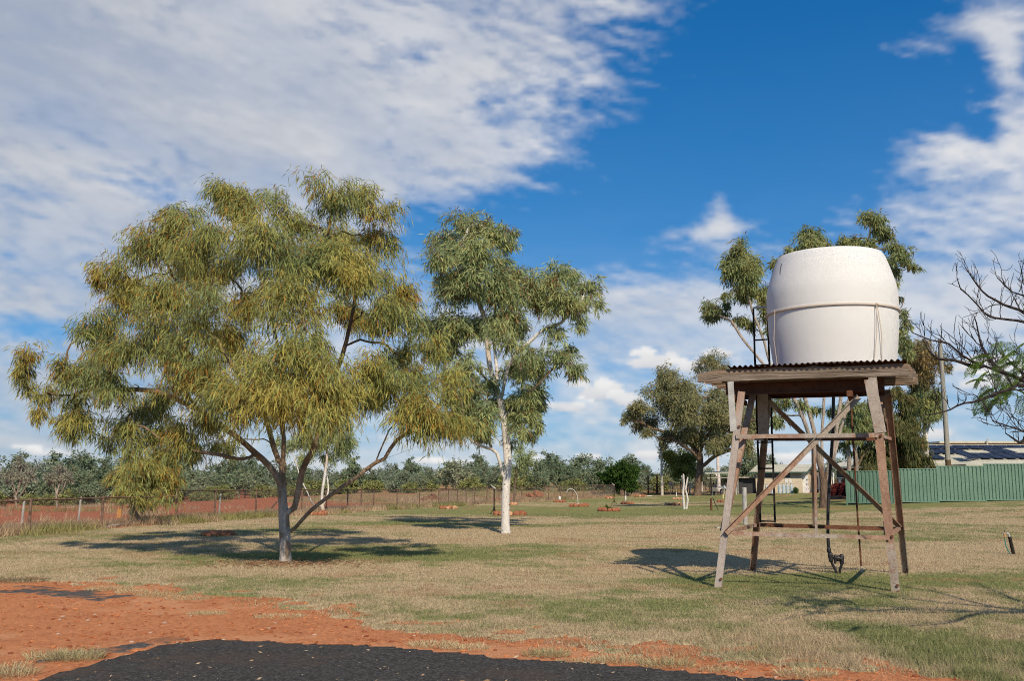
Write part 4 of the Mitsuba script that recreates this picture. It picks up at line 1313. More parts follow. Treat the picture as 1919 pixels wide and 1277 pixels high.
for (xa, xb) in ((1456, 1457.5), (1650.5, 1654), (1648.5, 1639)):
    a = tank_pt(xa, 3.99, .976)
    b = tank_pt(xb, 3.19, .885)
    put(tank, 'stay_rope', tube([a + [0, 0, .03], a, (a + b) / 2 + (a + b - 2 * np.array([*TC[:2], 3.6])) * .02, b], .006, 6), 'mat_rope', smooth=True)
a = tank_pt(1651, 4.0, .98)
put(tank, 'rope_knot', trimesh.creation.icosphere(2, .022).apply_translation(a), 'mat_rope', smooth=True)
sc = tank_pt(1470, 4.64, .858)
put(tank, 'scratch', tube([tank_pt(1472.5, 4.73, .826), sc, tank_pt(1469, 4.56, .882)], .005, 5), 'mat_dark')

# ---------------------------------------------------------------- ladder and pipes
lad = thing('ladder', 'narrow dark steel ladder rising behind the tank stand to the left side of the tank', 'ladder')
la, lb = P(1425, 978, 15.55), P(1452.5, 978, 15.45)
zt = P(1424, 580, 15.5)[2]
for q, px in ((la, 1424), (lb, 1450)):
    put(lad, 'rail', beam([q[0], q[1], .88], [q[0] - .0, q[1], zt + .02], .028, .028, up=DV), 'mat_black_iron')
for i in range(9):
    z = .90 + .405 * i
    if z < zt - .1:
        put(lad, 'rung', tube([[la[0], la[1], z], [lb[0], lb[1], z]], .012, 8), 'mat_black_iron', smooth=40)
put(lad, 'top_bar', beam([la[0] - .014, la[1], zt + .03], [lb[0] + .1, lb[1] - .05, zt + .03], .03, .03), 'mat_galv')

pd = 15.0
pipe = thing('black_pipe', 'black poly pipe hanging from under the tank with knobbly fittings near the grass', 'pipe')
gp = at(1571, 1077)
pd = gp[1]
main = [P(1562, 735, pd - .1), P(1561, 800, pd - .1), P(1558, 850, pd - .05), P(1554.5, 905, pd), P(1552, 950, pd), P(1551.5, 1000, pd), P(1553.5, 1030, pd), P(1557, 1044, pd)]
put(pipe, 'riser', tube(spline(main, .08), .026, 10), 'mat_black_pipe', smooth=True)
put(pipe, 'lower_loop', tube(spline([P(1556, 1040, pd), P(1559, 1056, pd), P(1565, 1068, pd), gp - [0, 0, .05]], .04), .022, 10), 'mat_black_pipe', smooth=True)
put(pipe, 'branch', tube(spline([P(1556, 1042, pd), P(1563, 1045, pd - .02), P(1571, 1047, pd - .04), P(1577, 1048, pd - .05)], .03), .022, 10), 'mat_black_pipe', smooth=True)
put(pipe, 'return', tube(spline([P(1577, 1046, pd - .05), P(1577.5, 1058, pd - .04), P(1574.5, 1068, pd - .02), gp + [.015, 0, -.05]], .03), .021, 10), 'mat_black_pipe', smooth=True)
for px, py, r in ((1553.3, 1032, .034), (1556, 1042, .04), (1557, 1049, .036), (1565.5, 1046, .034), (1571, 1047.5, .034), (1577, 1046, .042), (1577.5, 1054, .036)):
    put(pipe, 'fitting', to_tri(hull_chain([(*P(px, py - 2, pd - .02), r), (*P(px, py + 2, pd - .02), r)])), 'mat_black_pipe', smooth=40)
put(pipe, 'tap', to_tri(hull_chain([(*P(1566, 1048, pd - .02), .028), (*P(1565, 1056, pd - .03), .018)])), 'mat_black_pipe', smooth=40)
gp2 = at(1615.5, 1076)
pp = thing('thin_pipe', 'thin leaning dark pipe with a pale bottom end, right of the black pipe', 'pipe')
pts = [P(1594, 740, gp2[1] - .3), P(1598, 810, gp2[1] - .3), P(1602, 880, gp2[1] - .25), P(1606, 950, gp2[1] - .15), P(1611, 1020, gp2[1] - .05), P(1614, 1062, gp2[1])]
put(pp, 'pipe_length', tube(spline(pts, .1), .016, 8), 'mat_rust_dark', smooth=True)
put(pp, 'pale_end', tube([P(1614, 1061, gp2[1]), gp2 - [0, 0, .04]], .014, 8), 'mat_rope', smooth=True)

# ---------------------------------------------------------------- green steel fence
gf = thing('green_steel_fence', 'green ribbed steel panel fence in three stepped bays along the right edge of the lawn', 'fence')
GP = [at(1588, 948), at(1676, 945.5), at(1759, 943), at(1848, 940.8), at(1925, 939.4), at(2060, 938), at(2200, 937)]
GT = [886.5, 885, 882.5, 880, 875.5, 875, 875]
hts = [1.76, 1.78, 1.84, 1.90, 1.92, 1.92]
for i in range(6):
    a, b = GP[i], GP[i + 1]
    z0 = max(a[2], b[2]) + .02
    e = unit((b - a) * [1, 1, 0])
    nrm = np.array([e[1], -e[0], 0])
    L = np.linalg.norm((b - a)[:2])
    top = z0 + hts[i]
    ns = max(1, round(L / .78))
    for s in range(ns):
        l0, l1 = L * s / ns, L * (s + 1) / ns
        prof = []
        m = 4
        pit = (l1 - l0) / m
        for k_ in range(m):
            o = l0 + k_ * pit
            prof += [(o, -.02), (o + pit * .12, .035), (o + pit * .66, .035), (o + pit * .78, -.02)]
        prof.append((l1, -.02))
        pr = np.array(prof)
        base = a * [1, 1, 0]
        v = np.vstack([base + e * pr[:, :1] + nrm * pr[:, 1:] + np.array([0, 0, z]) for z in (z0 + .03, top - .03)])
        n = len(pr)
        fa = []
        for q in range(n - 1):
            fa += [[q, q + 1, n + q + 1], [q, n + q + 1, n + q]]
        put(gf, 'sheet', trimesh.Trimesh(v, fa, process=False), 'mat_green_steel')
    A, B = a * [1, 1, 0], b * [1, 1, 0]
    put(gf, 'top_rail', beam(A + [0, 0, top - .02] + nrm * .016, B + [0, 0, top - .02] + nrm * .016, .06, .05), 'mat_green_trim')
    put(gf, 'bottom_rail', beam(A + [0, 0, z0 + .02] + nrm * .016, B + [0, 0, z0 + .02] + nrm * .016, .06, .05), 'mat_green_trim')
    put(gf, 'post', beam(A + [0, 0, z0 - .3] + nrm * .018, A + [0, 0, top + .012] + nrm * .018, .07, .07, up=nrm), 'mat_green_trim')

# ---------------------------------------------------------------- house with solar panels
house = thing('solar_house', 'low cream roofed house with rows of dark solar panels behind the green fence', 'house')
EA, RI = 64.0, 71.0
ze, zr = 1.6 + (892 - 869.5) * EA / FOC, 1.6 + (892 - 834.5) * RI / FOC


def roof_pt(px, py, a, nrm):
    d = ray(px, py)
    t = ((a - np.array([0, 0, EYE])) @ nrm) / (d @ nrm)
    return np.array([0, 0, EYE]) + d * t


def slab(quad, t):
    """A plate of thickness t under the quad (anticlockwise seen from above)."""
    q = np.asarray(quad, float)
    n = unit(np.cross(q[1] - q[0], q[2] - q[0]))
    k_ = len(q)
    v = np.vstack([q, q - n * t])
    fa = []
    for i in range(1, k_ - 1):
        fa += [[0, i, i + 1], [k_, k_ + i + 1, k_ + i]]
    for i in range(k_):
        j = (i + 1) % k_
        fa += [[i, k_ + j, j], [i, k_ + i, k_ + j]]
    return trimesh.Trimesh(v, fa, process=False)


def box(x0, x1, y0, y1, z0, z1):
    m = trimesh.creation.box((x1 - x0, y1 - y0, z1 - z0))
    m.apply_translation(((x0 + x1) / 2, (y0 + y1) / 2, (z0 + z1) / 2))
    return m


HX0, HX1 = 26.6, 52.0
gz = .1
put(house, 'wall', box(HX0 + .8, HX1 - .5, EA + 1.6, 77.5, gz - .5, ze + .12), 'mat_tan_brick')
rf = put(house, 'roof', slab([[HX0, EA, ze], [HX1, EA, ze], [HX1, RI, zr], [HX0, RI, zr]], .08), 'mat_roof')
put(house, 'roof', slab([[HX0, RI + .004, zr], [HX1, RI + .004, zr], [HX1, 78, ze], [HX0, 78, ze]], .08), 'mat_roof')
put(house, 'gutter', box(HX0, 31.3, EA - .14, EA - .005, ze - .17, ze - .02), 'mat_fascia')
cx0 = (1752 - 959.5) / FOC * 72.2
zc = 1.6 + (892 - 830.5) * 72.2 / FOC
put(house, 'raised_ridge', box(cx0, HX1, RI + .6, RI + 2.6, zr - .3, zc - .09), 'mat_tan_brick')
put(house, 'raised_ridge_roof', box(cx0 - .15, HX1 + .15, RI + .4, RI + 2.8, zc - .085, zc + .06), 'mat_roof')
vx = (1836 - 959.5) / FOC * 72
put(house, 'vent_pipe', tube([[vx, RI + .2, zr - .2], [vx, RI + .2, zc + .1], [vx + .1, RI + .2, zc + .22]], .05, 8), 'mat_galv', smooth=40)
nrm = unit(np.cross([1, 0, 0], [0, RI - EA, zr - ze]))
A0 = np.array([HX0, EA, ze])


def panels(roofkey, rows, a, n, wid):
    for y0, y1, x0, x1 in rows:
        p0, p1 = roof_pt(x0, y1, a, n), roof_pt(x0, y0, a, n)
        s = unit(p1 - p0)
        s = unit(np.array([0, s[1], s[2]]))
        hgt = np.linalg.norm((p1 - p0)[1:])
        xe = roof_pt(x1, y1, a, n)[0]
        cnt = max(1, round((xe - p0[0]) / wid))
        w = (xe - p0[0]) / cnt
        for i in range(cnt):
            o = p0 + np.array([w * i + .055, 0, 0]) + n * .13
            q = [o, o + np.array([w - .11, 0, 0]), o + np.array([w - .11, 0, 0]) + s * hgt, o + s * hgt]
            pk = put(roofkey, 'solar_panel', slab(q, .04), 'mat_pv')
        o = p0 + n * .085
        for f_ in (.25, .75):
            put(roofkey, 'panel_rail', beam(o + s * hgt * f_, o + s * hgt * f_ + np.array([xe - p0[0], 0, 0]), .05, .04, up=n), 'mat_pv_frame')


panels(rf, [(838.2, 844.3, 1716, 2010), (846.0, 853.0, 1718, 1819), (855.5, 863.3, 1722, 1776)], A0, nrm, .98)
# the hipped front wing
ew = 61.6
zw = 1.6 + (892 - 871) * ew / FOC
wx0, wx1 = (1803 - 959.5) / FOC * ew, (2040 - 959.5) / FOC * ew
ap = P(1886, 840.5, 68.5)
ap2 = P(1985, 840.5, 68.5)
wr = put(house, 'wing_roof', slab([[wx0, ew, zw], [wx1, ew, zw], ap2, ap], .08), 'mat_roof')
put(house, 'wing_roof', slab([[wx0, ew, zw], ap, [ap[0], 74, ap[2]], [wx0, 74, zw]], .08), 'mat_roof')
put(house, 'wing_gutter', box(wx0 - .02, wx1, ew - .16, ew - .012, zw - .18, zw - .03), 'mat_fascia')
put(house, 'wing_wall', box(wx0 + 1.0, wx1, ew + 1.2, EA + 1.0, gz - .5, zw - .1), 'mat_tan_brick')
for x in (wx0 + 1.6, wx0 + 3.4):
    put(house, 'window', box(x, x + 1.0, ew + 1.15, ew + 1.25, 1.2, zw - .25), 'mat_window')
n2 = unit(np.cross(np.array([1.0, 0, 0]), ap - np.array([ap[0], ew, zw])))
panels(wr, [(852.8, 862.6, 1817, 2010), (845.3, 851.6, 1858, 1908)], np.array([wx0, ew, zw]), n2, .84)
for x in (HX0 + 1.6, HX0 + 3.4):
    put(house, 'window', box(x, x + 1.1, EA + 1.53, EA + 1.597, 1.15, ze - .2), 'mat_window')

# power pole and the slender far pole
pq = P(1779, 905, 60.5)
pq[2] = float(H(pq[0], pq[1]))
pole = thing('power_pole', 'tall grey timber power pole with a brown lower sleeve behind the green fence', 'pole')
ztop = 1.6 + (892 - 637) * 60.5 / FOC
put(pole, 'shaft', tube([[pq[0], pq[1], 2.55], [pq[0] - .02, pq[1], 6], [pq[0] - .06, pq[1], ztop]], [.15, .14, .115], 16), 'mat_pole', smooth=40)
put(pole, 'sleeve', tube([[pq[0], pq[1], -.3], [pq[0], pq[1], 2.549]], .165, 16), 'mat_pole_sleeve', smooth=40)
for z in (3.4, 5.1, 6.8):
    put(pole, 'step_bolt', tube([[pq[0] + .1, pq[1] - .05, z], [pq[0] + .26, pq[1] - .05, z + .01]], .012, 6), 'mat_galv')
q = P(1241, 927.5, 108)
q[2] = float(H(q[0], q[1]))
single('slender_pole', tube([q - [0, 0, .2], q * [1, 1, 0] + [0, 0, P(1239, 842, 108)[2]]], [.16, .11], 10), 'mat_pale_pole', 'pale slender pole at the far fence, left of the spreading gum', 'pole', smooth=40)

# ---------------------------------------------------------------- shed, carport, brick block
shed = thing('shed', 'low cream weatherboard shed with a pale gabled roof beyond the tank stand', 'shed')
S0 = np.array([(1412 - 959.5) / FOC * 106.4, 106.4, 0])
SU, SV = np.array([.905, -.425, 0]), np.array([.425, .905, 0])


def S(a, b, z):
    return S0 + SU * a + SV * b + np.array([0, 0, z])


def sbox(a0, a1, b0, b1, z0, z1):
    m = trimesh.creation.box((a1 - a0, b1 - b0, z1 - z0))
    M = np.eye(4)
    M[:3, 0], M[:3, 1], M[:3, 3] = SU, SV, S((a0 + a1) / 2, (b0 + b1) / 2, (z0 + z1) / 2)
    m.apply_transform(M)
    return m


LS, DS = 4.75, 7.6
zg, ze2, zr2 = -.35, 2.05, 2.80
put(shed, 'wall', sbox(0, LS, 0, DS, zg - .4, ze2), 'mat_boards')
gab = [S(LS - .05, 0, ze2), S(LS - .05, DS, ze2), S(LS - .05, DS / 2, zr2 - .05)]
put(shed, 'gable', slab([gab[0] + SU * .06, gab[1] + SU * .06, gab[2] + SU * .06], .1), 'mat_tan_brick')
for i in range(9):
    z = zg + .25 + .27 * i
    if z < ze2 - .1:
        put(shed, 'weatherboard', join([sbox(-.012, LS + .02, -.03, -.002, z, z + .245), sbox(LS + .002, LS + .03, -.002, DS, z, z + .245)]), 'mat_boards')
ov = .55
put(shed, 'roof', slab([S(-ov, -ov, ze2 - .05), S(LS + .65, -ov, ze2 - .05), S(LS + .65, DS / 2, zr2), S(-ov, DS / 2, zr2)], .06), 'mat_roof')
put(shed, 'roof', slab([S(-ov, DS / 2 + .003, zr2), S(LS + .65, DS / 2 + .003, zr2), S(LS + .65, DS + ov, ze2 - .05), S(-ov, DS + ov, ze2 - .05)], .06), 'mat_roof')
put(shed, 'fascia', sbox(-ov, LS + .65, -ov - .1, -ov - .004, ze2 - .2, ze2 - .06), 'mat_green_fascia')
for b0, b1, z0, z1 in ((-ov, DS / 2, ze2 - .05, zr2), (DS + ov, DS / 2, ze2 - .05, zr2)):
    put(shed, 'verge_board', beam(S(LS + .69, b0, z0 - .08), S(LS + .69, b1, z1 - .08), .04, .17), 'mat_green_fascia')
win = put(shed, 'window_band', sbox(.75, 3.55, -.06, -.032, 1.42, 2.0), 'mat_window')
for i in range(4):
    put(win, 'mullion', sbox(.75 + .92 * i, .80 + .92 * i, -.075, -.062, 1.42, 2.0), 'mat_brick')
put(shed, 'wall_panel', sbox(3.6, 4.7, -.06, -.032, 1.40, 2.0), 'mat_plank')
for a, z in ((3.05, 1.05), (3.42, 1.03)):
    put(shed, 'notice', sbox(a, a + .3, -.075, -.045, z - .2, z + .22), 'mat_white_paint')
lamp = trimesh.creation.icosphere(2, .09).apply_translation(S(3.72, -.12, 1.93))
put(shed, 'wall_lamp', lamp, 'mat_white_paint', smooth=True)
cab = put(shed, 'meter_cabinet', join([sbox(LS + .04, LS + .35, .25, 2.2, .38, 1.62)]), 'mat_white_paint')
cab2 = put(shed, 'meter_cabinet', join([sbox(LS + .04, LS + .38, .2, 2.3, zg - .1, .37)]), 'mat_white_paint')
for c, z in ((cab, 1.1), (cab, .62), (cab2, .12)):
    for b in (.6, 1.6):
        put(c, 'latch', sbox(LS + .352, LS + .395, b, b + .22, z, z + .14), 'mat_charcoal')
put(shed, 'dark_annex', sbox(-2.3, -.05, .6, 5.5, zg - .3, 1.32), 'mat_charcoal')
put(shed, 'annex_roof', sbox(-3.0, -.02, .1, 5.7, 1.325, 1.45), 'mat_plank')
put(shed, 'annex_post', sbox(-2.0, -1.9, .05, .15, zg - .3, 1.32), 'mat_galv')
put(shed, 'chimney', sbox(-.1, .05, 3.0, 3.2, zr2 - .3, zr2 + .3), 'mat_white_paint')

# carport to the right of the shed with a parked vehicle
cp = thing('carport', 'open carport with a white beam between the shed and the brick block', 'carport')
c0, c1 = P(1511, 890, 112.5), P(1562, 889, 103)
zb = c0[2]
put(cp, 'beam', beam([c0[0], c0[1], zb], [c1[0], c1[1], zb], .12, .3), 'mat_white_paint')
put(cp, 'roof', slab([[c0[0], c0[1], zb + .2], [c1[0], c1[1], zb + .2], [c1[0] + 2, c1[1] + 7, zb + .3], [c0[0] + 2, c0[1] + 7, zb + .3]], .06), 'mat_roof')
put(cp, 'back_wall', beam([c0[0] + 2, c0[1] + 7, .4], [c1[0] + 2, c1[1] + 7, .4], .1, 3.0), 'mat_boards')
for q in (c0, c1, (c0 + c1) / 2):
    put(cp, 'post', box(q[0] - .06, q[0] + .06, q[1] + .08, q[1] + .2, -.6, zb + .12), 'mat_white_paint')
vq = P(1522, 914, 112)
van = thing('white_van', 'white van parked under the carport, half hidden by the tall gum trunk', 'van')
vz = float(H(vq[0], vq[1])) - .02


def vbox(x0, x1, y0, y1, z0, z1, ch=.08):
    hs = [Manifold.sphere(ch, 12).translate([float(x), float(y), float(z)]) for x in (x0 + ch, x1 - ch) for y in (y0 + ch, y1 - ch) for z in (z0 + ch, z1 - ch)]
    m = to_tri(Manifold.batch_hull(hs))
    m.apply_translation([vq[0], vq[1], vz])
    return m


put(van, 'body', vbox(-.85, .85, 0, 3.8, .28, 1.0), 'mat_car', smooth=40)
put(van, 'cabin', vbox(-.78, .78, .8, 3.75, .9, 1.75, .15), 'mat_car', smooth=40)
put(van, 'windscreen', vbox(-.66, .66, .78, 1.2, 1.08, 1.6, .04), 'mat_window')
put(van, 'bumper', vbox(-.84, .84, -.1, .1, .3, .48, .04), 'mat_charcoal')
put(van, 'grille', vbox(-.4, .4, -.02, .05, .55, .75, .02), 'mat_dark')
for s in (-1, 1):
    put(van, 'headlight', vbox(s * .66 - .13, s * .66 + .13, -.03, .06, .58, .78, .03), 'mat_galv')
    for y in (.75, 3.0):
        w = trimesh.creation.cylinder(.3, .2, sections=20)
        w.apply_transform(trimesh.transformations.rotation_matrix(np.pi / 2, [0, 1, 0]))
        w.apply_translation([vq[0] + s * .76, vq[1] + y, vz + .3])
        put(van, 'wheel', w, 'mat_dark', smooth=40)

bk = thing('brick_block', 'dark brick building with a cream roof edge behind the tall gum trunk', 'building')
B0, B1 = P(1548, 905, 88), P(1640, 905, 82)
e = unit((B1 - B0) * [1, 1, 0])
nb = np.array([-e[1], e[0], 0])
L = np.linalg.norm((B1 - B0)[:2])
zt3 = 1.6 + (892 - 875.5) * 87 / FOC


def K(a, b, z):
    return B0 * [1, 1, 0] + e * a + nb * b + np.array([0, 0, z])


def kbox(a0, a1, b0, b1, z0, z1):
    m = trimesh.creation.box((a1 - a0, b1 - b0, z1 - z0))
    M = np.eye(4)
    M[:3, 0], M[:3, 1], M[:3, 3] = e, nb, K((a0 + a1) / 2, (b0 + b1) / 2, (z0 + z1) / 2)
    m.apply_transform(M)
    return m


put(bk, 'wall', kbox(0, L, 1.2, 7, -.8, zt3 - .02), 'mat_brick')
put(bk, 'roof', slab([K(-.6, 0, zt3), K(L, 0, zt3), K(L, 4.5, zt3 + .85), K(-.6, 4.5, zt3 + .85)], .08), 'mat_roof')
put(bk, 'gutter', kbox(-.6, L, -.14, -.004, zt3 - .17, zt3 - .02), 'mat_fascia')
wn = put(bk, 'window', kbox(.05, .95, 1.12, 1.195, 1.45, zt3 - .1), 'mat_window')
put(wn, 'sill', kbox(.0, 1.0, 1.05, 1.19, 1.33, 1.445), 'mat_white_paint')
put(bk, 'porch_post', kbox(-.3, -.16, .1, .24, -.6, zt3 - .1), 'mat_white_paint')
put(bk, 'notice', kbox(.3, .62, 1.1, 1.19, .9, 1.3), 'mat_white_paint')

# ---------------------------------------------------------------- wire mesh fence
wf = thing('wire_fence', 'long low wire mesh fence with a top rail along the far side of the lawn', 'fence')


def fence_run(px_pts, top_fn, spacing, rail_r=.022, post_r=.03, mesh=.075, key=wf, wire=.0022):
    pts = [at(x, y) for x, y in px_pts]
    tops = []
    dense = []
    for (a, b) in zip(pts[:-1], pts[1:]):
        n = max(1, round(np.linalg.norm((b - a)[:2]) / spacing))
        for i in range(n):
            q = a + (b - a) * i / n
            dense.append(np.array([q[0], q[1], float(H(q[0], q[1]))]))
    dense.append(pts[-1])
    for q in dense:
        tops.append(q + [0, 0, top_fn(q)])
    r = np.random.default_rng(3)
    wires = []
    for i, (q, t) in enumerate(zip(dense, tops)):
        lean = np.array([r.normal() * .018, r.normal() * .02, 0])
        put(key, 'post', tube([q - [0, 0, .2], t + lean * 0 + [0, 0, .05]], post_r, 8), 'mat_fence_post', smooth=40)
    for a, b in zip(tops[:-1], tops[1:]):
        sag = np.array([0, 0, -.012])
        put(key, 'rail', tube([a, (a + b) / 2 + sag, b], rail_r, 6), 'mat_fence_post', smooth=True)
    for (q0, t0, q1, t1) in zip(dense[:-1], tops[:-1], dense[1:], tops[1:]):
        L = np.linalg.norm((q1 - q0)[:2])
        h = t0[2] - q0[2]
        n = max(2, int(L / mesh))
        for s in (1, -1):
            for k_ in range(-int(h / mesh), n):
                u0, u1 = k_ * mesh, k_ * mesh + h
                z0, z1 = 0.0, h
                if u0 < 0:
                    z0, u0 = -u0, 0.0
                if u1 > L:
                    z1, u1 = h - (u1 - L), L
                if z1 <= z0:
                    continue
                f0, f1 = (u0 / L, u1 / L) if s > 0 else (1 - u0 / L, 1 - u1 / L)
                wires.append((q0 + (q1 - q0) * f0 + [0, 0, z0 + .02], q0 + (q1 - q0) * f1 + [0, 0, z1 - .02]))
    wa = np.array(wires)
    d = unit(wa[:, 1] - wa[:, 0])
    sd = unit(np.cross(d, [0, 1.0, 0]))
    up = np.cross(d, sd)
    tri = [sd * wire, (-.5 * sd + .87 * up) * wire, (-.5 * sd - .87 * up) * wire]
    v = np.stack([wa[:, 0] + t for t in tri] + [wa[:, 1] + t for t in tri], 1).reshape(-1, 3)
    o = np.arange(len(wa))[:, None, None] * 6
    fa = (o + np.array([[0, 1, 4], [0, 4, 3], [1, 2, 5], [1, 5, 4], [2, 0, 3], [2, 3, 5]])[None]).reshape(-1, 3)
    put(key, 'wire_mesh', trimesh.Trimesh(v, fa, process=False), 'mat_wire', kind='stuff')


fence_run([(-420, 1042), (-90, 1011), (54, 1001), (190, 991), (329, 982)], lambda q: .93 + .0 * q[0], 4.6, .03, .04)
fence_run(FENCE_FAR[:10], lambda q: 1.12, 3.1, .024, .034)
fence_run(FENCE_FAR[9:], lambda q: 1.22, 3.0, .026, .034, mesh=.11, wire=.003)
for px, py, pt, lab in [(39, 993, 941, 'leaning grey steel post behind the wire fence at the far left'), (146, 983, 934, 'grey steel post behind the left run of the wire fence'), (244, 973, 938, 'grey post by the drooping tree at the wire fence'), (409, 975, 928, 'pale grey steel post at the corner of the wire fence')]:
    q = at(px, py)
    h = (py - pt) * q[1] / FOC
    single('steel_post', tube([q - [0, 0, .2], q + [.05 * h, 0, h * .9], q + [.06 * h, .02, h]], .034, 8), 'mat_galv', lab, 'post', smooth=40)
for px, py, pt, lab in [(1213.5, 928.5, 893, 'tall dark post at the far fence, left of its neighbour'), (1230.5, 928, 892, 'tall dark post with a flat cap at the far fence')]:
    q = at(px, py) - np.array([0, .6, 0])
    h = (py - pt) * q[1] / FOC
    k = thing('dark_post', lab, 'post')
    put(k, 'shaft', tube([q - [0, 0, .3], q + [0, 0, h]], .085, 8), 'mat_rust_dark', smooth=40)
    if px > 1220:
        put(k, 'cap', tube([q + [-.28, 0, h], q + [.34, 0, h + .12]], .05, 6), 'mat_rust_dark', smooth=40)
    else:
        put(k, 'cap', tube([q + [0, 0, h], q + [0, 0, h + .05]], .11, 8), 'mat_rust_dark', smooth=40)

# ---------------------------------------------------------------- things by the left fence
q = at(223, 972)
k = thing('orange_marker', 'orange marker post beyond the wire fence under the drooping tree', 'marker')
put(k, 'panel', box(q[0] - .09, q[0] + .09, q[1] - .02, q[1] + .02, q[2], q[2] + .36), 'mat_orange')
put(k, 'spike', beam(q + [-.05, .03, -.1], q + [-.04, .03, .46], .03, .03), 'mat_orange')
for i, (a, b, lab) in enumerate([((199, 992), (226, 988.5), 'pale weathered plank lying in dry grass at the left fence'), ((257, 985), (266, 983.5), 'short pale board lying in the grass under the drooping tree')]):
    p0, p1 = at(*a) + [0, -.15, .06], at(*b) + [0, -.15, .09]
    single('plank', beam(p0, p1, .13, .03, chamfer=.005), 'mat_plank', lab, 'plank')
p0, p1 = at(497, 966) + [0, 0, -.02], P(519, 941, at(505, 965)[1])
k = thing('leaning_stick', 'grey stick leaning against the wire fence behind the weeping tree trunk', 'stick')
scene[k] = mikit.ply(tube(spline([p0, (p0 + p1) / 2 + [.05, 0, .05], p1], .2), .03, 6), 'mat_twig_dark', smooth=True)

# ---------------------------------------------------------------- stones
ico = trimesh.creation.icosphere(2, 1.0)


def rock(r, seed, flat=.85, block=.85):
    rr = np.random.default_rng(seed)
    v = np.array(ico.vertices)
    v = np.sign(v) * np.abs(v) ** block
    v = v * (1 + .35 * (meshkit.noise(v * 1.3 + seed * 7.7) - .5)[:, None]) + .12 * (meshkit.noise(v * 3.1 + seed * 3.3) - .5)[:, None] * v
    v *= np.array([1, rr.uniform(.7, 1), flat]) * r
    a = rr.uniform(0, 6.3)
    R = np.array([[math.cos(a), -math.sin(a), 0], [math.sin(a), math.cos(a), 0], [0, 0, 1]])
    return v @ R.T


RING_N = 0


def stone_ring(px, py, wpx, n, lab, size=None, gap=0, pale=.25):
    global RING_N
    RING_N += 1
    q = at(px, py)
    R = max(.25, (wpx / 2) * q[1] / FOC - .14)
    k = thing('stone_ring', lab, 'stone ring', 'red stone rings round young trees on the lawn')
    rr = np.random.default_rng(400 + RING_N)
    size = size or min(.24, max(.14, 2.3 * R / n))
    for i in range(n):
        a = 2 * math.pi * (i + rr.uniform(-.2, .2)) / n
        if rr.random() < gap:
            continue
        x, y = q[0] + R * math.cos(a), q[1] + R * math.sin(a)
        s = size * rr.uniform(.75, 1.2)
        v = rock(s, 900 + RING_N * 20 + i) + [x, y, float(H(x, y)) + s * .55]
        put(k, 'stone', trimesh.Trimesh(v, ico.faces, process=False), 'mat_stone_pale' if rr.random() < pale else 'mat_stone', smooth=50)
    return q


k = thing('stone_pile', 'low group of red rocks on the grass left of the weeping tree trunk', 'rocks')
for i, (px, py, r) in enumerate([(386, 1006, .16), (396, 1006.5, .19), (407, 1006, .20), (417, 1005.5, .15), (428, 1004, .17), (434, 1005, .12)]):
    q = at(px, py)
    put(k, 'stone', trimesh.Trimesh(rock(r, 50 + i, .55) + q + [0, 0, r * .22], ico.faces, process=False), 'mat_stone', smooth=50)
stone_ring(598, 967, 34, 9, 'ring of red stones round the small white-stemmed tree behind the weeping tree')
stone_ring(841, 955, 36, 8, 'ring of red stones on the lawn between the weeping tree and the white gum', pale=.5)
stone_ring(956, 967, 64, 11, 'ring of big red stones partly hidden behind the white gum trunk')
stone_ring(961, 947.5, 18, 8, 'small ring of red stones by the thin sapling right of the white gum')
qd = stone_ring(1049, 942.5, 24, 9, 'small ring of red stones with a white container inside, near the far fence')
qe = stone_ring(1085, 950.5, 37, 12, 'ring of red stones round a bent white pipe')
qf = stone_ring(1140, 959.5, 42, 12, 'nearest wide ring of red stones with a small green plant inside')
stone_ring(1144, 935.5, 18, 8, 'small ring of red stones left of the round dark green tree')
qh = stone_ring(1176, 946, 27, 10, 'ring of red stones in front of the round dark green tree')
qi = stone_ring(1200, 932, 25, 10, 'low ring of red stones beside a white pipe lying on the grass')
qj = stone_ring(1270, 937, 22, 9, 'ring of pale orange stones behind the pruned tree', pale=.7)
stone_ring(1262, 948.5, 34, 11, 'ring of dark red stones just left of the pruned tree')
ql = stone_ring(1359, 942, 33, 11, 'ring of red stones seen behind the front left leg of the tank stand')
# rubble mounds by the fence
for (px, py, w, h, n, mat, lab) in [(802, 942, 36, 13, 46, 'mat_rubble', 'mound of dark rubble beyond the wire fence'), (1008, 934, 30, 13, 26, 'mat_stone', 'pile of red earth and rocks beyond the wire fence')]:
    q = at(px, py) + np.array([0, 4.0, 0])
    q[2] = float(H(q[0], q[1]))
    k = thing('rubble_mound', lab, 'mound')
    rr = np.random.default_rng(px)
    W_, H_ = w * q[1] / FOC, h * q[1] / FOC
    ms = []
    for i in range(n):
        u, v_ = rr.normal() * .33, rr.normal() * .3
        z = H_ * math.exp(-(u * u + v_ * v_) * 3.2)
        s = rr.uniform(.12, .26)
        ms.append(trimesh.Trimesh(rock(s, px + i) + q + [u * W_, v_ * W_, z * rr.uniform(.55, 1.0) - .05], ico.faces, process=False))
    put(k, 'heap', lathe([(0, H_ * .8), (W_ * .18, H_ * .7), (W_ * .36, H_ * .3), (W_ * .55, -.1)], 20).apply_translation(q), mat, smooth=True)
    put(k, 'rocks', join(ms), mat, smooth=50, kind='stuff')

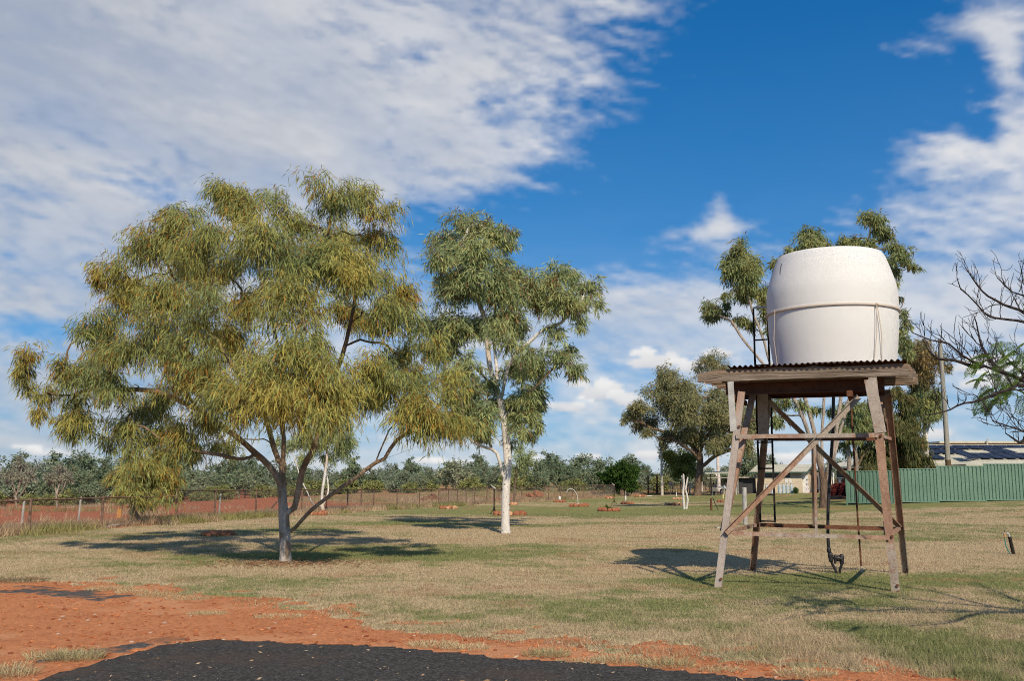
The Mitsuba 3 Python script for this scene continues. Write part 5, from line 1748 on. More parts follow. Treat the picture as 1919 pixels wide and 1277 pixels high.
# small things standing in the rings
single('white_container', lathe([(0, 0), (.10, 0), (.11, .18), (.06, .24), (.05, .28), (0, .28)], 16).apply_translation(qd + [.0, 0, .22]), 'mat_white_paint', 'small white container in the stone ring near the far fence', 'container', smooth=40)
z = qe[1] / FOC
pp = [qe + [-.05, 0, 0], qe + [-.07, 0, 14 * z], qe + [-.12, 0, 22 * z], qe + [-.3, 0, 30 * z], qe + [-.55, 0, 33 * z], qe + [-.72, 0, 31 * z], qe + [-.80, 0, 26 * z]]
k = thing('bent_pipe', 'thin white bent pipe arching out of a stone ring', 'pipe')
scene[k] = mikit.ply(tube(spline(pp, .1), .016, 8), 'mat_white_paint', smooth=True)
single('white_pipe', tube([at(1212, 931.5) + [0, 0, .05], at(1221, 931) + [0, 0, .05]], .06, 10), 'mat_white_paint', 'short white pipe lying on the grass by a stone ring', 'pipe', smooth=40)
for q, lab in ((qh + np.array([-.1, .3, 0]), 'pale stake with a white tag rising behind a stone ring at the round tree'), (qj + np.array([-.1, 0, 0]), 'thin pale stake in the pale orange stone ring'), (ql + np.array([-.15, 0, 0]), 'stake with a yellow sleeve in the stone ring behind the tank stand leg')):
    k = thing('stake', lab, 'stake')
    put(k, 'stick', tube([q - [0, 0, .1], q + [0, 0, 1.0]], .025, 6), 'mat_plank', smooth=40)
    put(k, 'sleeve', tube([q + [0, 0, .3], q + [0, 0, .62]], .05, 8), 'mat_yellow' if 'yellow' in lab else 'mat_white_paint', smooth=40)
rr = np.random.default_rng(8)
n = 60
bpos = np.repeat((qf + [0, 0, .05])[None], n, 0) + rr.normal(size=(n, 3)) * [.09, .09, .06]
bd = unit(rr.normal(size=(n, 3)) * [.7, .7, .3] + [0, 0, .8])
single('seedling', leaf_mesh(bpos, bd, .28, .06, rr), 'mat_leaf', 'small green seedling inside the nearest wide stone ring', 'plant', color=np.tile([.07, .10, .03], (n * 4, 1)))

# ---------------------------------------------------------------- sprinklers, posts, sign, tap
for px, py, pt, lab in [(926, 965, 917, 'black sprinkler on a tripod just left of the white gum trunk'), (1151, 946, 911, 'black sprinkler on a tripod in front of the round dark green tree')]:
    q = at(px, py)
    h = (py - pt) * q[1] / FOC
    k = thing('sprinkler', lab, 'sprinkler', 'sprinklers on tripods on the lawn')
    put(k, 'riser', tube([q + [0, 0, .22], q + [0, 0, h * .55], q + [0, 0, h]], .03, 8), 'mat_black_iron', smooth=40)
    put(k, 'foot_joint', to_tri(hull_chain([(q[0], q[1], q[2] + .2, .045), (q[0], q[1], q[2] + .32, .045)])), 'mat_black_iron', smooth=40)
    for a in (.4, 2.5, 4.6):
        put(k, 'leg', tube([q + [0, 0, .27], q + [.24 * math.cos(a), .24 * math.sin(a), .0]], .016, 6), 'mat_black_iron', smooth=40)
    put(k, 'nozzle', tube([q + [.06, 0, h - .02], q + [0, 0, h + .02], q + [-.16, 0, h + .16]], [.035, .035, .018], 8), 'mat_galv', smooth=40)
q = at(1257, 928)
k = thing('diamond_sign', 'red and white chequered diamond sign on a thin post at the far fence', 'sign')
zs = P(1258, 907.5, q[1])[2]
s = 9.2 * q[1] / FOC / 2 * 1.15
m = trimesh.creation.box((s * 1.5, .02, s * 1.5))
m.apply_transform(trimesh.transformations.rotation_matrix(np.pi / 4, [0, 1, 0]))
put(k, 'panel', m.apply_translation([q[0], q[1] - .06, zs]), 'mat_sign')
put(k, 'post', tube([q - [0, 0, .2], [q[0], q[1], zs + .1]], .035, 8), 'mat_galv', smooth=40)
q = at(1333, 958)
k = thing('hose_post', 'short dark post with a looped hose on the lawn left of the tank stand', 'post')
h = 23 * q[1] / FOC
put(k, 'shaft', tube([q - [0, 0, .1], q + [0, 0, h]], .055, 8), 'mat_rust_dark', smooth=40)
z = q[1] / FOC
put(k, 'hose', tube(spline([q + [0, 0, h - .03], q + [3 * z, 0, h + .02], q + [5 * z, 0, h - .1], q + [8 * z, 0, h * .5], q + [13 * z, 0, .02]], .06), .02, 6), 'mat_black_pipe', smooth=True)
q = at(1397, 985)
h = (985 - 917) * q[1] / FOC
k = thing('grey_post', 'upright grey round post on the grass between the left legs of the tank stand', 'post')
put(k, 'shaft', tube([q - [0, 0, .1], q + [0, 0, h]], .075, 16), 'mat_galv', smooth=40)
put(k, 'cap', tube([q + [0, 0, h], q + [0, 0, h + .02]], [.08, .06], 16), 'mat_galv', smooth=40)
q = at(1349, 991)
single('concrete_slab', box(q[0] - .13, q[0] + .13, q[1] - .2, q[1] + .2, q[2] - .05, q[2] + .045), 'mat_concrete', 'small pale concrete slab in the grass left of the front left leg', 'slab')
# garden tap
q = at(1900.5, 1041)
k = thing('garden_tap', 'leaning garden tap with a brass head and a green hose at the right edge', 'tap')
z = q[1] / FOC
tp = P(1892, 1007, q[1])
put(k, 'standpipe', tube([q - [0, 0, .05], tp], .034, 12), 'mat_black_iron', smooth=40)
put(k, 'elbow', tube(spline([tp - unit(tp - q) * .02, tp + [-.01, 0, .035], P(1889.5, 1000.5, q[1]), P(1885.5, 1001, q[1])], .015), .019, 10), 'mat_galv', smooth=True)
hd = P(1883, 1004, q[1])
put(k, 'tap_body', to_tri(hull_chain([(*(hd + [0, 0, .02]), .022), (*(hd - [0, 0, .035]), .02)])), 'mat_brass', smooth=40)
put(k, 'handle', tube([hd + [-.03, 0, .04], hd + [0, 0, .05], hd + [.02, 0, .06]], .009, 6), 'mat_galv', smooth=True)
put(k, 'spindle', tube([hd + [0, 0, .02], hd + [.004, 0, .085]], .008, 6), 'mat_black_iron')
put(k, 'hose', tube(spline([hd - [0, 0, .04], P(1883.5, 1015, q[1]), P(1886, 1026, q[1]), P(1891, 1036, q[1]), P(1896.5, 1042, q[1])], .02), .011, 8), 'mat_hose_green', smooth=True)

# ---------------------------------------------------------------- gas bottles, shrubs by the shed
for i, (px, py) in enumerate([(1437, 921), (1447.5, 921.5), (1461, 920), (1468.6, 919.5), (1475.8, 918.5), (1483.2, 918), (1506, 914)]):
    d = 103.2 if i < 6 else 108
    q = P(px, py, d)
    q[2] = float(H(q[0], q[1]))
    lab = ['leftmost gas bottle', 'second gas bottle from the left', 'third gas bottle from the left', 'fourth gas bottle from the left', 'fifth gas bottle from the left', 'sixth gas bottle from the left', 'lone gas bottle right of the white cabinets'][i] + ' against the shed'
    k = thing('gas_bottle', lab, 'gas bottle', 'tall grey gas bottles along the shed wall')
    h = 1.0
    put(k, 'cylinder', lathe([(0, 0), (.15, 0), (.17, .04), (.17, h - .22), (.13, h - .12), (.05, h - .08), (0, h - .08)], 20).apply_translation(q), 'mat_bottle', smooth=40)
    put(k, 'valve_collar', lathe([(.09, h - .12), (.11, h - .12), (.11, h + .02), (.09, h + .02), (.09, h - .12)], 16).apply_translation(q), 'mat_galv', smooth=40)
    put(k, 'foot_ring', lathe([(.12, -.06), (.14, -.06), (.14, .02), (.12, .02), (.12, -.06)], 16).apply_translation(q), 'mat_charcoal', smooth=40)
    put(k, 'valve', tube([q + [0, 0, h - .1], q + [0, 0, h]], .03, 8), 'mat_brass')


def shrub(name, label, px, py, d, wpx, hpx, pal, n, L, Wd, seed, cat='shrub'):
    q = P(px, py, d)
    q[2] = float(H(q[0], q[1]))
    rr = np.random.default_rng(seed)
    w, h = wpx * d / FOC, hpx * d / FOC
    k = thing(name, label, cat)
    u = unit(rr.normal(size=(n, 3))) * rr.random((n, 1)) ** .4
    pos = q + np.stack([u[:, 0] * w / 2, u[:, 1] * w / 2, h * .5 + u[:, 2] * h * .5], 1) * (1 + .3 * (nf(u[:, 0] * 2, u[:, 1] * 2, u[:, 2] * 2 + seed, 2) - .5))[:, None]
    dr_ = unit(u + rr.normal(size=(n, 3)) * .6 + [0, 0, .2])
    put(k, 'foliage', leaf_mesh(pos, dr_, L, Wd, rr), 'mat_leaf', kind='stuff', color=np.repeat(palette(pal, pos, rr, 2.0), 4, 0))
    st = [tube([q - [0, 0, .1], q + [x * w * .2, y * w * .2, h * .6]], .025, 5) for x, y in rr.normal(size=(4, 2)) * .7]
    put(k, 'stem', join(st), 'mat_twig_dark')


RED = [(.035, .010, .012), (.065, .016, .018), (.11, .022, .022), (.05, .04, .02)]
shrub('red_shrub', 'dark red leaved shrub in front of the brick building', 1570, 921, 80, 26, 32, RED, 3500, .22, .08, 5)
shrub('red_shrub', 'second dark red shrub with a brighter red top beside the green fence end', 1586, 920, 78, 20, 33, RED, 3000, .22, .08, 6)
shrub('green_shrub', 'small dark green shrub at the shed wall between the gas bottles and the cabinets', 1491, 917, 102.5, 8, 10, [(.03, .05, .02), (.05, .08, .03)], 500, .16, .07, 7)
for i, (px, py, r, lab) in enumerate([(1562, 925, .42, 'large brown garden rock below the red shrubs, left end'), (1571, 925, .5, 'largest brown garden rock under the red shrubs'), (1580, 924.5, .4, 'brown garden rock next to the green fence end'), (1588, 924, .34, 'smallest brown garden rock against the green fence end')]):
    q = P(px, py, 76)
    q[2] = float(H(q[0], q[1]))
    single('garden_rock', trimesh.Trimesh(rock(r, 70 + i, .7) + q + [0, 0, .1], ico.faces, process=False), 'mat_rubble', lab, 'rock', smooth=50)

# ---------------------------------------------------------------- picnic shelter, furniture, two people
d = 104.0
k = thing('picnic_shelter', 'flat roofed picnic shelter on thin posts beside the spreading gum', 'shelter')
a, b = P(1321, 886.5, d), P(1385, 885.2, d)
put(k, 'roof', slab([a, b, b + [.3, 4.5, .12], a + [.3, 4.5, .12]], .14), 'mat_fascia')
gz = float(H(a[0], a[1]))
put(k, 'tie_beam', beam(P(1325, 896.5, d + .3), P(1404, 895.5, d + .3), .06, .08), 'mat_plank')
for px in (1332, 1379):
    for dd in (.3, 4.0):
        q = P(px, 900, d + dd)
        put(k, 'post', box(q[0] - .055, q[0] + .055, q[1] - .055, q[1] + .055, gz - .3, a[2] - .05), 'mat_black_iron' if px < 1350 else 'mat_fascia')
dt = 106.0
tq = P(1346, 914, dt)
tq[2] = float(H(tq[0], tq[1]))
tb = thing('picnic_table', 'white topped picnic table under the shelter', 'table')
put(tb, 'top', box(tq[0] - .75, tq[0] + .75, tq[1] - .4, tq[1] + .4, tq[2] + .69, tq[2] + .74), 'mat_table')
for sx in (-.6, .6):
    for sy in (-.3, .3):
        put(tb, 'leg', box(tq[0] + sx - .03, tq[0] + sx + .03, tq[1] + sy - .03, tq[1] + sy + .03, tq[2] - .1, tq[2] + .69), 'mat_fascia')
single('white_box', box(tq[0] + .05, tq[0] + .27, tq[1] - .3, tq[1] - .1, tq[2] + .742, tq[2] + .98), 'mat_white_paint', 'small white box standing on the picnic table', 'box')


def chair(px, face, lab):
    q = P(px, 915, dt - (.0 if abs(face) > 1 else .75))
    q[2] = float(H(q[0], q[1]))
    k = thing('grey_chair', lab, 'chair', 'grey plastic chairs at the picnic table')
    R = trimesh.transformations.rotation_matrix(face, [0, 0, 1])

    def bb(x0, x1, y0, y1, z0, z1):
        m = box(x0, x1, y0, y1, z0, z1)
        m.apply_transform(R)
        return m.apply_translation(q)
    put(k, 'seat', bb(-.24, .24, -.22, .24, .42, .455), 'mat_grey_chair')
    put(k, 'backrest', bb(-.24, .24, -.26, -.222, .46, .86), 'mat_grey_chair')
    for sx in (-.2, .2):
        for sy in (-.2, .2):
            put(k, 'leg', bb(sx - .025, sx + .025, sy - .025, sy + .025, -.05, .418), 'mat_grey_chair')
        put(k, 'armrest', bb(sx * 1.25 - .025, sx * 1.25 + .025, -.22, .2, .62, .65), 'mat_grey_chair')
    return q


def person(q, face, top, lab, lean=.12):
    """A seated figure: origin on the ground under the seat, looking along +y before it is turned."""
    k = thing('person', lab, 'person')
    c, s = math.cos(face), math.sin(face)

    def w(p):
        x, y, z = p[0], p[1], p[2]
        return (q[0] + c * x - s * y, q[1] + s * x + c * y, q[2] + z, p[3])

    def ch(*js):
        return hull_chain([w(j) for j in js])

    def finish(m, edge, it=8):
        t = to_tri(m.refine_to_length(edge))
        trimesh.smoothing.filter_taubin(t, iterations=it)
        return t
    sh = 1.02
    torso = ch((0, -.06, .56, .14), (0, -.02, .75, .13), (0, lean * .5, .93, .13), (0, lean * .6, sh, .075)) + ch((-.17, lean * .6, sh - .02, .06), (.17, lean * .6, sh - .02, .06))
    arms = None
    for sx in (-1, 1):
        a = ch((sx * .19, lean * .6, sh - .02, .055), (sx * .25, .12, .80, .045), (sx * .12, .36, .78, .034))
        arms = a if arms is None else arms + a
    put(k, 'shirt', finish(torso + arms, .03), top, smooth=True)
    legs = None
    for sx in (-1, 1):
        l = ch((sx * .09, -.05, .53, .095), (sx * .11, .40, .52, .07), (sx * .11, .42, .10, .045)) + ch((sx * .11, .40, .05, .045), (sx * .11, .56, .035, .035))
        legs = l if legs is None else legs + l
    put(k, 'trousers', finish(legs, .03), 'mat_denim', smooth=True)
    skin = ch((0, lean * .6, sh, .055), (0, lean * .75, sh + .10, .05)) + ch((0, lean * .8, sh + .17, .085), (0, lean * .8 + .02, sh + .25, .088)) + ch((0, lean * .8 + .085, sh + .21, .02), (0, lean * .8 + .10, sh + .195, .018))
    for sx in (-1, 1):
        skin += ch((sx * .12, .36, .78, .032), (sx * .10, .41, .77, .034))
        for fi in range(4):
            o = (fi - 1.5) * .018
            skin += ch((sx * .10 + o, .43, .775, .010), (sx * .10 + o, .475 - abs(o) * .3, .77, .009), (sx * .10 + o, .50 - abs(o) * .5, .758, .008))
        skin += ch((sx * .10 - sx * .03, .41, .775, .011), (sx * .10 - sx * .055, .445, .775, .009))
        skin += ch((sx * .088, lean * .8, sh + .20, .016), (sx * .09, lean * .8, sh + .23, .018))
    put(k, 'body', finish(skin, .012, 4), 'mat_skin', smooth=True)
    hair = ch((0, lean * .8 - .035, sh + .20, .086), (0, lean * .8 - .005, sh + .285, .08))
    put(k, 'hair', finish(hair, .03), 'mat_hair', smooth=True)


q = chair(1338, 0.0, 'grey chair under the person in dark clothes at the picnic table')
person(q, 0.0, 'mat_navy', 'seated person in dark clothes with black hair, back turned, at the picnic table')
q = chair(1358, math.pi / 2, 'grey chair under the person in white at the right end of the picnic table')
person(q, math.pi / 2, 'mat_white_cloth', 'seated person in a pale shirt with dark hair facing left at the picnic table')

# ---------------------------------------------------------------- the dry branched tree at the right edge, trunk outside the frame
dk = thing('bare_branched_tree', 'near tree at the right edge with dark leafless branches and a few green feathery fronds', 'tree')
DD = 9.2
RN = np.random.default_rng(31)
tb_ = np.array([7.3, 9.6, 0.0])
LB = {
    'trunk': [tb_ - [0, 0, .1], tb_ + [-.05, 0, .8], tb_ + [-.2, -.1, 1.5]],
}
main_limbs = [
    [(2180, 860, .2), (2060, 800, .1), (1960, 735, 0), (1868, 694, -.1), (1835, 683, -.1), (1802, 666, -.15), (1778, 645, -.2), (1742, 636, -.2), (1709, 624, -.2)],
    [(1840, 686, -.1), (1824, 687, -.2), (1791, 675, -.3), (1761, 672, -.35), (1739, 653, -.4), (1731, 640, -.4)],
    [(2200, 850, .5), (2060, 720, .5), (1960, 640, .5), (1919, 604, .4), (1879, 598, .35), (1846, 584, .3), (1830, 568, .3), (1813, 551, .3), (1800, 543, .25), (1793, 521, .2)],
    [(1960, 640, .5), (1925, 590, .7), (1880, 570, .7), (1841, 546, .7), (1824, 524, .7), (1808, 500, .7)],
    [(2060, 800, .1), (1980, 750, -.4), (1919, 722, -.6), (1895, 728, -.7), (1868, 740, -.7), (1835, 751, -.8), (1797, 762, -.9), (1753, 776, -1.0), (1730, 778, -1.0)],
    [(1868, 694, -.1), (1845, 660, .2), (1832, 625, .3), (1825, 590, .3)],
    [(1960, 735, 0), (1905, 690, .6), (1872, 660, .8), (1850, 640, .9)],
    [(2060, 720, .5), (2010, 620, .9), (1965, 575, 1.0), (1935, 545, 1.0), (1912, 520, 1.0)],
    [(2010, 620, .9), (1975, 600, .2), (1930, 560, .0), (1895, 545, -.1), (1870, 520, -.1)],
    [(2200, 850, .5), (2120, 720, 1.2), (2060, 610, 1.4), (2010, 520, 1.4)],
    [(2180, 860, .2), (2100, 860, -.6), (2010, 840, -1.0), (1940, 815, -1.2), (1890, 800, -1.3), (1862, 792, -1.3)],
    [(1940, 815, -1.2), (1910, 830, -1.4), (1885, 812, -1.4)],
    [(2300, 800, .6), (2350, 650, .8), (2420, 520, .8)],
    [(2260, 820, .0), (2180, 700, -.8), (2120, 600, -1.2), (2060, 520, -1.4)],
]
tr_top = tb_ + [-.2, -.1, 1.5]
tubes = []
put(dk, 'trunk', tube(spline(LB['trunk'], .15), np.linspace(.16, .12, len(spline(LB['trunk'], .15))), 14), 'mat_bark_brown', smooth=True)
twl = []
for li, l in enumerate(main_limbs):
    pts = [P(x, y, DD + dy) for x, y, dy in l]
    starts_far = l[0][0] >= 2170
    if starts_far:
        pts = [tr_top] + pts
    s = spline(pts, .07)
    s = s + np.stack([nf(s[:, 0] * 6, s[:, 1] * 6, s[:, 2] * 6 + 9 * q_, 2) - .5 for q_ in range(3)], -1) * .05
    n = len(s)
    r0 = .042 if starts_far else .022 if li in (1, 3, 5, 6, 8) else .03
    rr = np.linspace(r0, .0045, n) ** 1.0
    if starts_far:
        rr = .0045 + (r0 - .0045) * (1 - np.linspace(0, 1, n)) ** .9
    put(dk, 'limb', tube(s, rr, 9 if starts_far else 7), 'mat_twig_black', smooth=True)
    vis = [i for i in range(n)]
    for i in vis:
        if rr[i] > .045 or RN.random() > .85:
            continue
        twl.append((s[i], unit(s[min(i + 1, n - 1)] - s[i - 1]), rr[i], i / n))


def twig(p, d, r, length, depth):
    n = 6
    pts = [p]
    v = d
    for _ in range(n - 1):
        v = unit(v + RN.normal(size=3) * .20 + np.array([0, 0, .10]))
        pts.append(pts[-1] + v * length / (n - 1))
    tubes.append(tube(np.array(pts), np.linspace(r, .0022, n), 4, cap=False))
    if depth > 0:
        for i in range(1, n):
            if RN.random() < .75:
                dd = unit(v + RN.normal(size=3) * .75 + np.array([0, 0, .45]))
                twig(pts[i], dd, max(.0024, r * .62), length * RN.uniform(.35, .65), depth - 1)


for p, t, r, f in twl:
    side = unit(np.cross(t, RN.normal(size=3)))
    d = unit(t * .45 + side * .75 + np.array([0, 0, .55]))
    twig(p, d, min(max(r * .5, .003), .006), RN.uniform(.12, .34), 1)
put(dk, 'twigs', join(tubes), 'mat_twig_black', kind='stuff')
# feathery fronds: each a rachis with paired pinnae of small leaflets
fr_v, fr_n = [], 0
spots = [(1843, 676), (1855, 668), (1866, 690), (1885, 698), (1900, 700), (1912, 690), (1905, 720), (1890, 725), (1870, 735), (1855, 742), (1842, 738), (1880, 745), (1875, 752), (1865, 705), (1895, 672), (1915, 660), (1925, 700), (1935, 680), (1918, 735), (1940, 720), (1890, 640), (1905, 652), (1960, 690), (1980, 720), (1930, 745), (1857, 722), (1910, 676)]
lp, ld = [], []
ribs = []
for i, (px, py) in enumerate(spots * 2):
    o = P(px + RN.normal() * 6, py + RN.normal() * 6, DD + RN.uniform(-.5, .4))
    d0 = unit(np.array([RN.uniform(-1, .5), RN.uniform(-.6, .6), RN.uniform(-.5, .35)]))
    n = 9
    pts = [o]
    v = d0
    for _ in range(n):
        v = unit(v + np.array([0, 0, -.13]))
        pts.append(pts[-1] + v * .020)
    pts = np.array(pts)
    ribs.append(tube(pts, .0016, 3, cap=False))
    for j in range(1, n + 1):
        t = unit(pts[j] - pts[j - 1])
        sd = unit(np.cross(t, [0, 0, 1.0]))
        for s_ in (-1, 1):
            pd_ = unit(sd * s_ + t * .45 + np.array([0, 0, -.15]))
            ln = .075 * (1 - .45 * abs(j / n - .5))
            for m_ in range(5):
                c = pts[j] + pd_ * ln * (m_ + .5) / 5
                for q_ in (-1, 1):
                    lp.append(c)
                    ld.append(unit(t * q_ + pd_ * .5 + RN.normal(size=3) * .15))
lp, ld = np.array(lp), np.array(ld)
put(dk, 'frond_ribs', join(ribs), 'mat_twig', kind='stuff')
put(dk, 'fronds', leaf_mesh(lp, ld, .020, .010, RN, 0), 'mat_leaf', kind='stuff', color=np.repeat(palette([(.03, .06, .014), (.055, .095, .018), (.09, .13, .025)], lp, RN, 5.0), 4, 0))

# ---------------------------------------------------------------- grass, litter, gravel
rg = np.random.default_rng(2024)


def blades(x, y, z, h, w, lean, col, rng):
    n = len(x)
    a = rng.uniform(0, 2 * np.pi, n)
    b = a + rng.uniform(.8, 2.3, n)
    sd = np.stack([np.cos(a), np.sin(a), a * 0], 1) * (w / 2)[:, None]
    p = np.stack([x, y, z], 1)
    tip = p + np.stack([np.cos(b) * lean * h, np.sin(b) * lean * h, h], 1)
    v = np.stack([p - sd, p + sd, tip], 1).reshape(-1, 3)
    f_ = np.arange(3 * n).reshape(-1, 3)
    return trimesh.Trimesh(v, f_, process=False), np.repeat(col, 3, 0)


def grass_color(x, y, rng):
    g = ss(.05, .75, greenness(x, y, nn, np.exp) + .35 * (nn(x * 9, y * 9, 1.0) - .5) + .12 * rng.normal(size=len(x)))[:, None]
    f_ = rng.random((len(x), 1))
    straw = np.array([.37, .275, .175]) * (1 - f_) + np.array([.64, .52, .355]) * f_
    grn = np.array([.10, .14, .05]) * (1 - f_) + np.array([.26, .31, .115]) * f_
    return straw * (1 - g * .85) + grn * g * .85


def lawn_points(n, d0, d1, power):
    u = rg.random(n)
    d = (d0 ** (1 - power) + u * (d1 ** (1 - power) - d0 ** (1 - power))) ** (1 / (1 - power))
    x = rg.uniform(-1, 1, n) * (.60 * d + .8)
    ok = f_lawn(x, d) > .12 - .5 * rg.random(n) ** 2.2
    return x[ok], d[ok]


x, y = lawn_points(520000, 7.4, 46, 1.45)
n = len(x)
clump = nf(x * 5, y * 5, 3.0, 2)
near = ss(16, 8, y)
h = (.014 + .024 * rg.random(n)) * (.6 + 1.2 * clump) * (1 + .35 * near) * (1 + .5 * ss(11.0, 8.6, y) * ss(.5, 4, x))
w = .0055 + .00030 * np.maximum(y - 8, 0)
m, c = blades(x, y, H(x, y) + .008, h * (1 + .012 * np.maximum(y - 12, 0)), w, .35 + .75 * rg.random(n), grass_color(x, y, rg), rg)
k = fresh('grass')
scene[k] = mikit.ply(m, 'mat_blade', color=c)
labels[k] = {'kind': 'stuff', 'label': 'short dry grass with greener patches covering the lawn'}


def tuft(px, py, r, h, n, green, lab, seed):
    q = at(px, py)
    rr = np.random.default_rng(seed)
    a, d_ = rr.uniform(0, 6.3, n), r * np.sqrt(rr.random(n))
    x, y = q[0] + d_ * np.cos(a) * 1.5, q[1] + d_ * np.sin(a)
    col = np.array([.62, .52, .33]) * (1 - green) + np.array([.14, .17, .055]) * green
    col = col * (.6 + .8 * rr.random((n, 1))) * (.35 if 'withered' in lab else 1)
    b = np.stack([x, y, H(x, y) - .004], 1)
    dirs = unit(np.stack([np.cos(a) * .55 * d_ / r, np.sin(a) * .55 * d_ / r, np.ones(n)], 1) + rr.normal(size=(n, 3)) * .28)
    k = thing('grass_tuft', lab, 'grass tuft', 'grass tufts along the road edge')
    scene[k] = mikit.ply(leaf_mesh(b, dirs, h * (.5 + .7 * rr.random(n)), .0045, rr, .25), 'mat_blade', color=np.repeat(col, 4, 0))


for i, (px, py, r, h, n, g, lab) in enumerate([
    (98, 1237, .15, .13, 420, .3, 'dry grass tuft on the red dirt, left of its twin by the road corner'), (145, 1238, .14, .15, 450, .45, 'greenish grass tuft on the grey patch at the road corner'), (8, 1268, .17, .15, 520, .25, 'dry grass tuft in the bottom left corner'),
    (812, 1212, .16, .08, 520, .15, 'pale grass tuft on the dirt above mid road'), (872, 1217, .15, .07, 420, .15, 'flat pale grass tuft right of the pale one above the road'), (1024, 1231, .14, .10, 460, .5, 'green grass tuft on the red dirt at the road edge'),
    (1158, 1242, .15, .09, 420, .25, 'straw tuft touching the asphalt edge'), (1250, 1250, .15, .11, 460, .45, 'greener tuft at the asphalt edge towards the right'), (1090, 1243, .16, .05, 360, .2, 'short straw tuft between two taller ones on the asphalt edge'), (388, 1152, .15, .05, 520, .3, 'flattened grass tuft alone on the red dirt on the left'),
    (205, 1107, .22, .08, 520, .25, 'first dry grass tuft in the row below the lawn edge on the left'), (255, 1112, .2, .07, 420, .2, 'second dry grass tuft in the row below the lawn edge'), (300, 1118, .22, .08, 480, .3, 'third dry grass tuft in the row below the lawn edge'), (355, 1124, .2, .07, 420, .3, 'fourth dry grass tuft in the row below the lawn edge'),
    (22, 1092, .34, .12, 800, .05, 'dark withered grass clump at the left edge of the lawn'), (525, 1158, .2, .06, 420, .25, 'low straw tuft on red dirt in front of the weeping tree'),
    (1510, 1268, .16, .09, 520, .2, 'straw tuft at the bottom edge right of the road end'), (1350, 1258, .13, .06, 320, .25, 'small straw tuft on the asphalt edge')]):
    tuft(px, py, r, h, n, g, lab, 600 + i)

# dry grass beyond and along the fence
nfence = 9000
seg = np.array(FENCE_W)[:, :2]
cum = np.concatenate([[0], np.cumsum(np.linalg.norm(np.diff(seg, axis=0), axis=1))])
tt = cum[1] + rg.random(nfence) ** 1.3 * (cum[-1] - cum[1])
x = np.concatenate([np.interp(tt, cum, seg[:, 0]) + rg.normal(size=nfence) * .55 - .35, rg.uniform(-75, 42, 46000)])
s_ = np.concatenate([np.zeros(nfence), np.ones(46000)])
y = np.concatenate([np.interp(tt, cum, seg[:, 1]) + rg.normal(size=nfence) * .5 + .3, np.interp(x[nfence:], FX, FY) + 2 + rg.random(46000) ** .8 * 75])
sd_ = (x - FA[0]) * FN[0] + (y - FA[1]) * FN[1]
dens = nf(x * .16, y * .12, 6.0, 3)
smax = 12.0 - 1.6 * np.maximum(x + 10.5, 0) + 1.1 * np.maximum(-x - 10.5, 0) + 2.0 * np.maximum(-x - 19, 0)
keep = np.where(s_ < .22, nf(x * .5, y * .35, 2.0, 2) > .38, (dens > .44) & ((sd_ > smax + 3 * (nn(x * .2, y * .1, 1.0) - .5)) | (nf(x * .4, y * .4, 9.0, 2) > .69)))
x, y, s_ = x[keep], y[keep], s_[keep]
nb_ = 9
X, Y = np.repeat(x, nb_) + rg.normal(size=len(x) * nb_) * .11, np.repeat(y, nb_) + rg.normal(size=len(x) * nb_) * .11
hh = np.repeat(np.where(s_ < .22, .30, .36) * rg.uniform(.6, 1.3, len(x)), nb_) * rg.uniform(.6, 1.1, len(X))
tone = np.repeat(rg.random(len(x)), nb_)[:, None]
col = (np.array([.36, .255, .16]) * (1 - tone) + np.array([.66, .50, .33]) * tone) * rg.uniform(.7, 1.2, (len(X), 1))
og = (np.repeat(nf(x * .25, y * .25, 3.0, 2), nb_) > .60)[:, None]
col = np.where(og, col * np.array([.62, .78, .5]), col)
m, c = blades(X, Y, H(X, Y) - .01, hh, np.full(len(X), .022), .3 + .5 * rg.random(len(X)), col, rg)
k = fresh('dry_grass')
scene[k] = mikit.ply(m, 'mat_blade', color=c)
labels[k] = {'kind': 'stuff', 'label': 'dry straw grass tufts along and beyond the wire fence'}

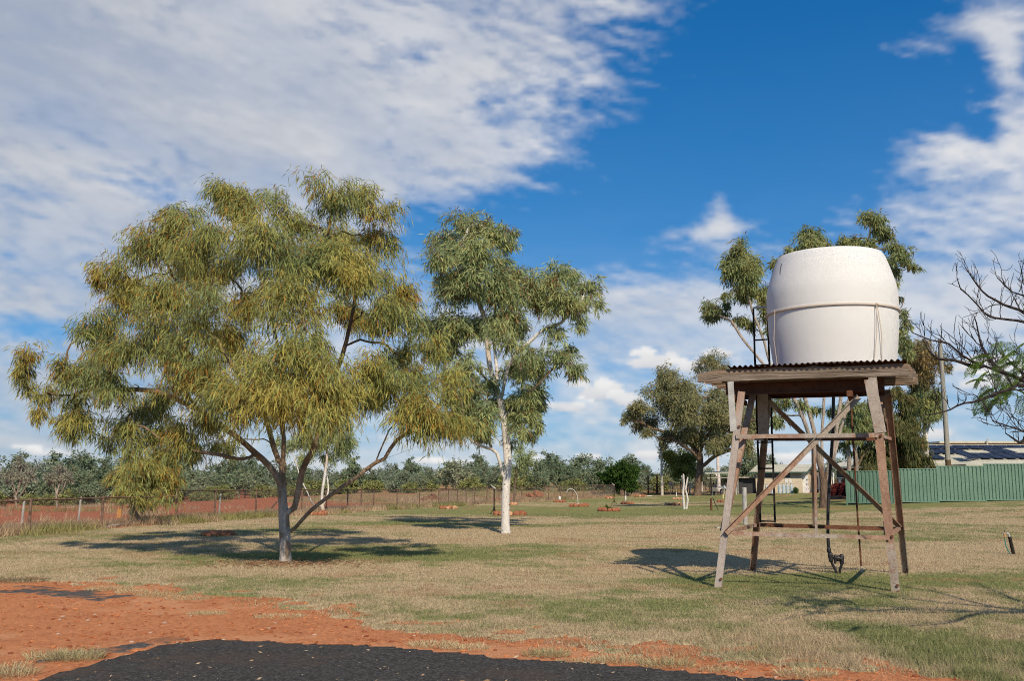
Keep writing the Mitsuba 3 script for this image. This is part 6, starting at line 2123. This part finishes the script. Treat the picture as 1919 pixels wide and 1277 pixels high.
# gravel on the dirt, litter on the road
n = 9000
y = 7.2 + 8.0 * rg.random(n) ** 1.2
x = rg.uniform(-1, 1, n) * (.58 * y + .5)
ok = (f_lawn(x, y) < .12) & (f_road(x, y) < -.02) & (f_patch(x, y) < .03)
x, y = x[ok], y[ok]
n = len(x)
oct_ = trimesh.creation.icosphere(0, 1.0) if False else trimesh.creation.icosahedron()
s_ = (.004 + .022 * rg.random(n) ** 3.5)
V = np.array(oct_.vertices)
jit = 1 + .3 * rg.normal(size=(n, 12, 1)).clip(-1, 1)
v = (V[None] * jit * np.array([1.2, 1, .6]) * s_[:, None, None] + np.stack([x, y, H(x, y) + s_ * .2], 1)[:, None]).reshape(-1, 3)
f_ = (np.array(oct_.faces)[None] + (np.arange(n) * 12)[:, None, None]).reshape(-1, 3)
tone = rg.random((n, 1))
col = np.where(rg.random((n, 1)) < .05, np.array([.46, .33, .25]), np.array([.22, .065, .035]) * (1 - tone) + np.array([.55, .22, .10]) * tone)
scene['mat_vc'] = {'type': 'twosided', 'b': {'type': 'diffuse', 'reflectance': {'type': 'mesh_attribute', 'name': 'vertex_color'}}}
k = fresh('gravel')
scene[k] = mikit.ply(trimesh.Trimesh(v, f_, process=False), 'mat_vc', color=np.repeat(col, 12, 0))
labels[k] = {'kind': 'stuff', 'label': 'loose red gravel on the bare dirt'}
n = 620
y = 7.2 + 2.6 * rg.random(n)
x = rg.uniform(-1, 1, n) * (.56 * y + .3)
ok = f_road(x, y) > .02
x, y = x[ok], y[ok]
n = len(x)
a = rg.uniform(0, 6.3, n)
d_ = unit(np.stack([np.cos(a), np.sin(a), .25 * rg.random(n)], 1))
tone = rg.random((n, 1))
col = np.array([.30, .19, .11]) * (1 - tone) + np.array([.62, .50, .36]) * tone
big = rg.random(n) ** 3
k = fresh('leaf_litter')
scene[k] = mikit.ply(leaf_mesh(np.stack([x, y, H(x, y) + .020], 1), d_, .014 + .055 * big, .006 + .011 * big, rg, 0), 'mat_vc', color=np.repeat(col, 4, 0))
labels[k] = {'kind': 'stuff', 'label': 'scattered dry leaves and chips on the asphalt'}
n = 700
q = at(540, 1058)
x, y = q[0] + rg.normal(size=n) * .75, q[1] - .1 + rg.normal(size=n) * .5
a = rg.uniform(0, 6.3, n)
d_ = unit(np.stack([np.cos(a), np.sin(a), .3 * rg.random(n)], 1))
tone = rg.random((n, 1))
k = fresh('fallen_leaves')
scene[k] = mikit.ply(leaf_mesh(np.stack([x, y, H(x, y) + .025], 1), d_, .12, .016, rg, 0), 'mat_vc', color=np.repeat(np.array([.16, .08, .05]) * (1 - tone) + np.array([.36, .22, .13]) * tone, 4, 0))
labels[k] = {'kind': 'stuff', 'label': 'fallen brown leaves round the foot of the weeping tree'}
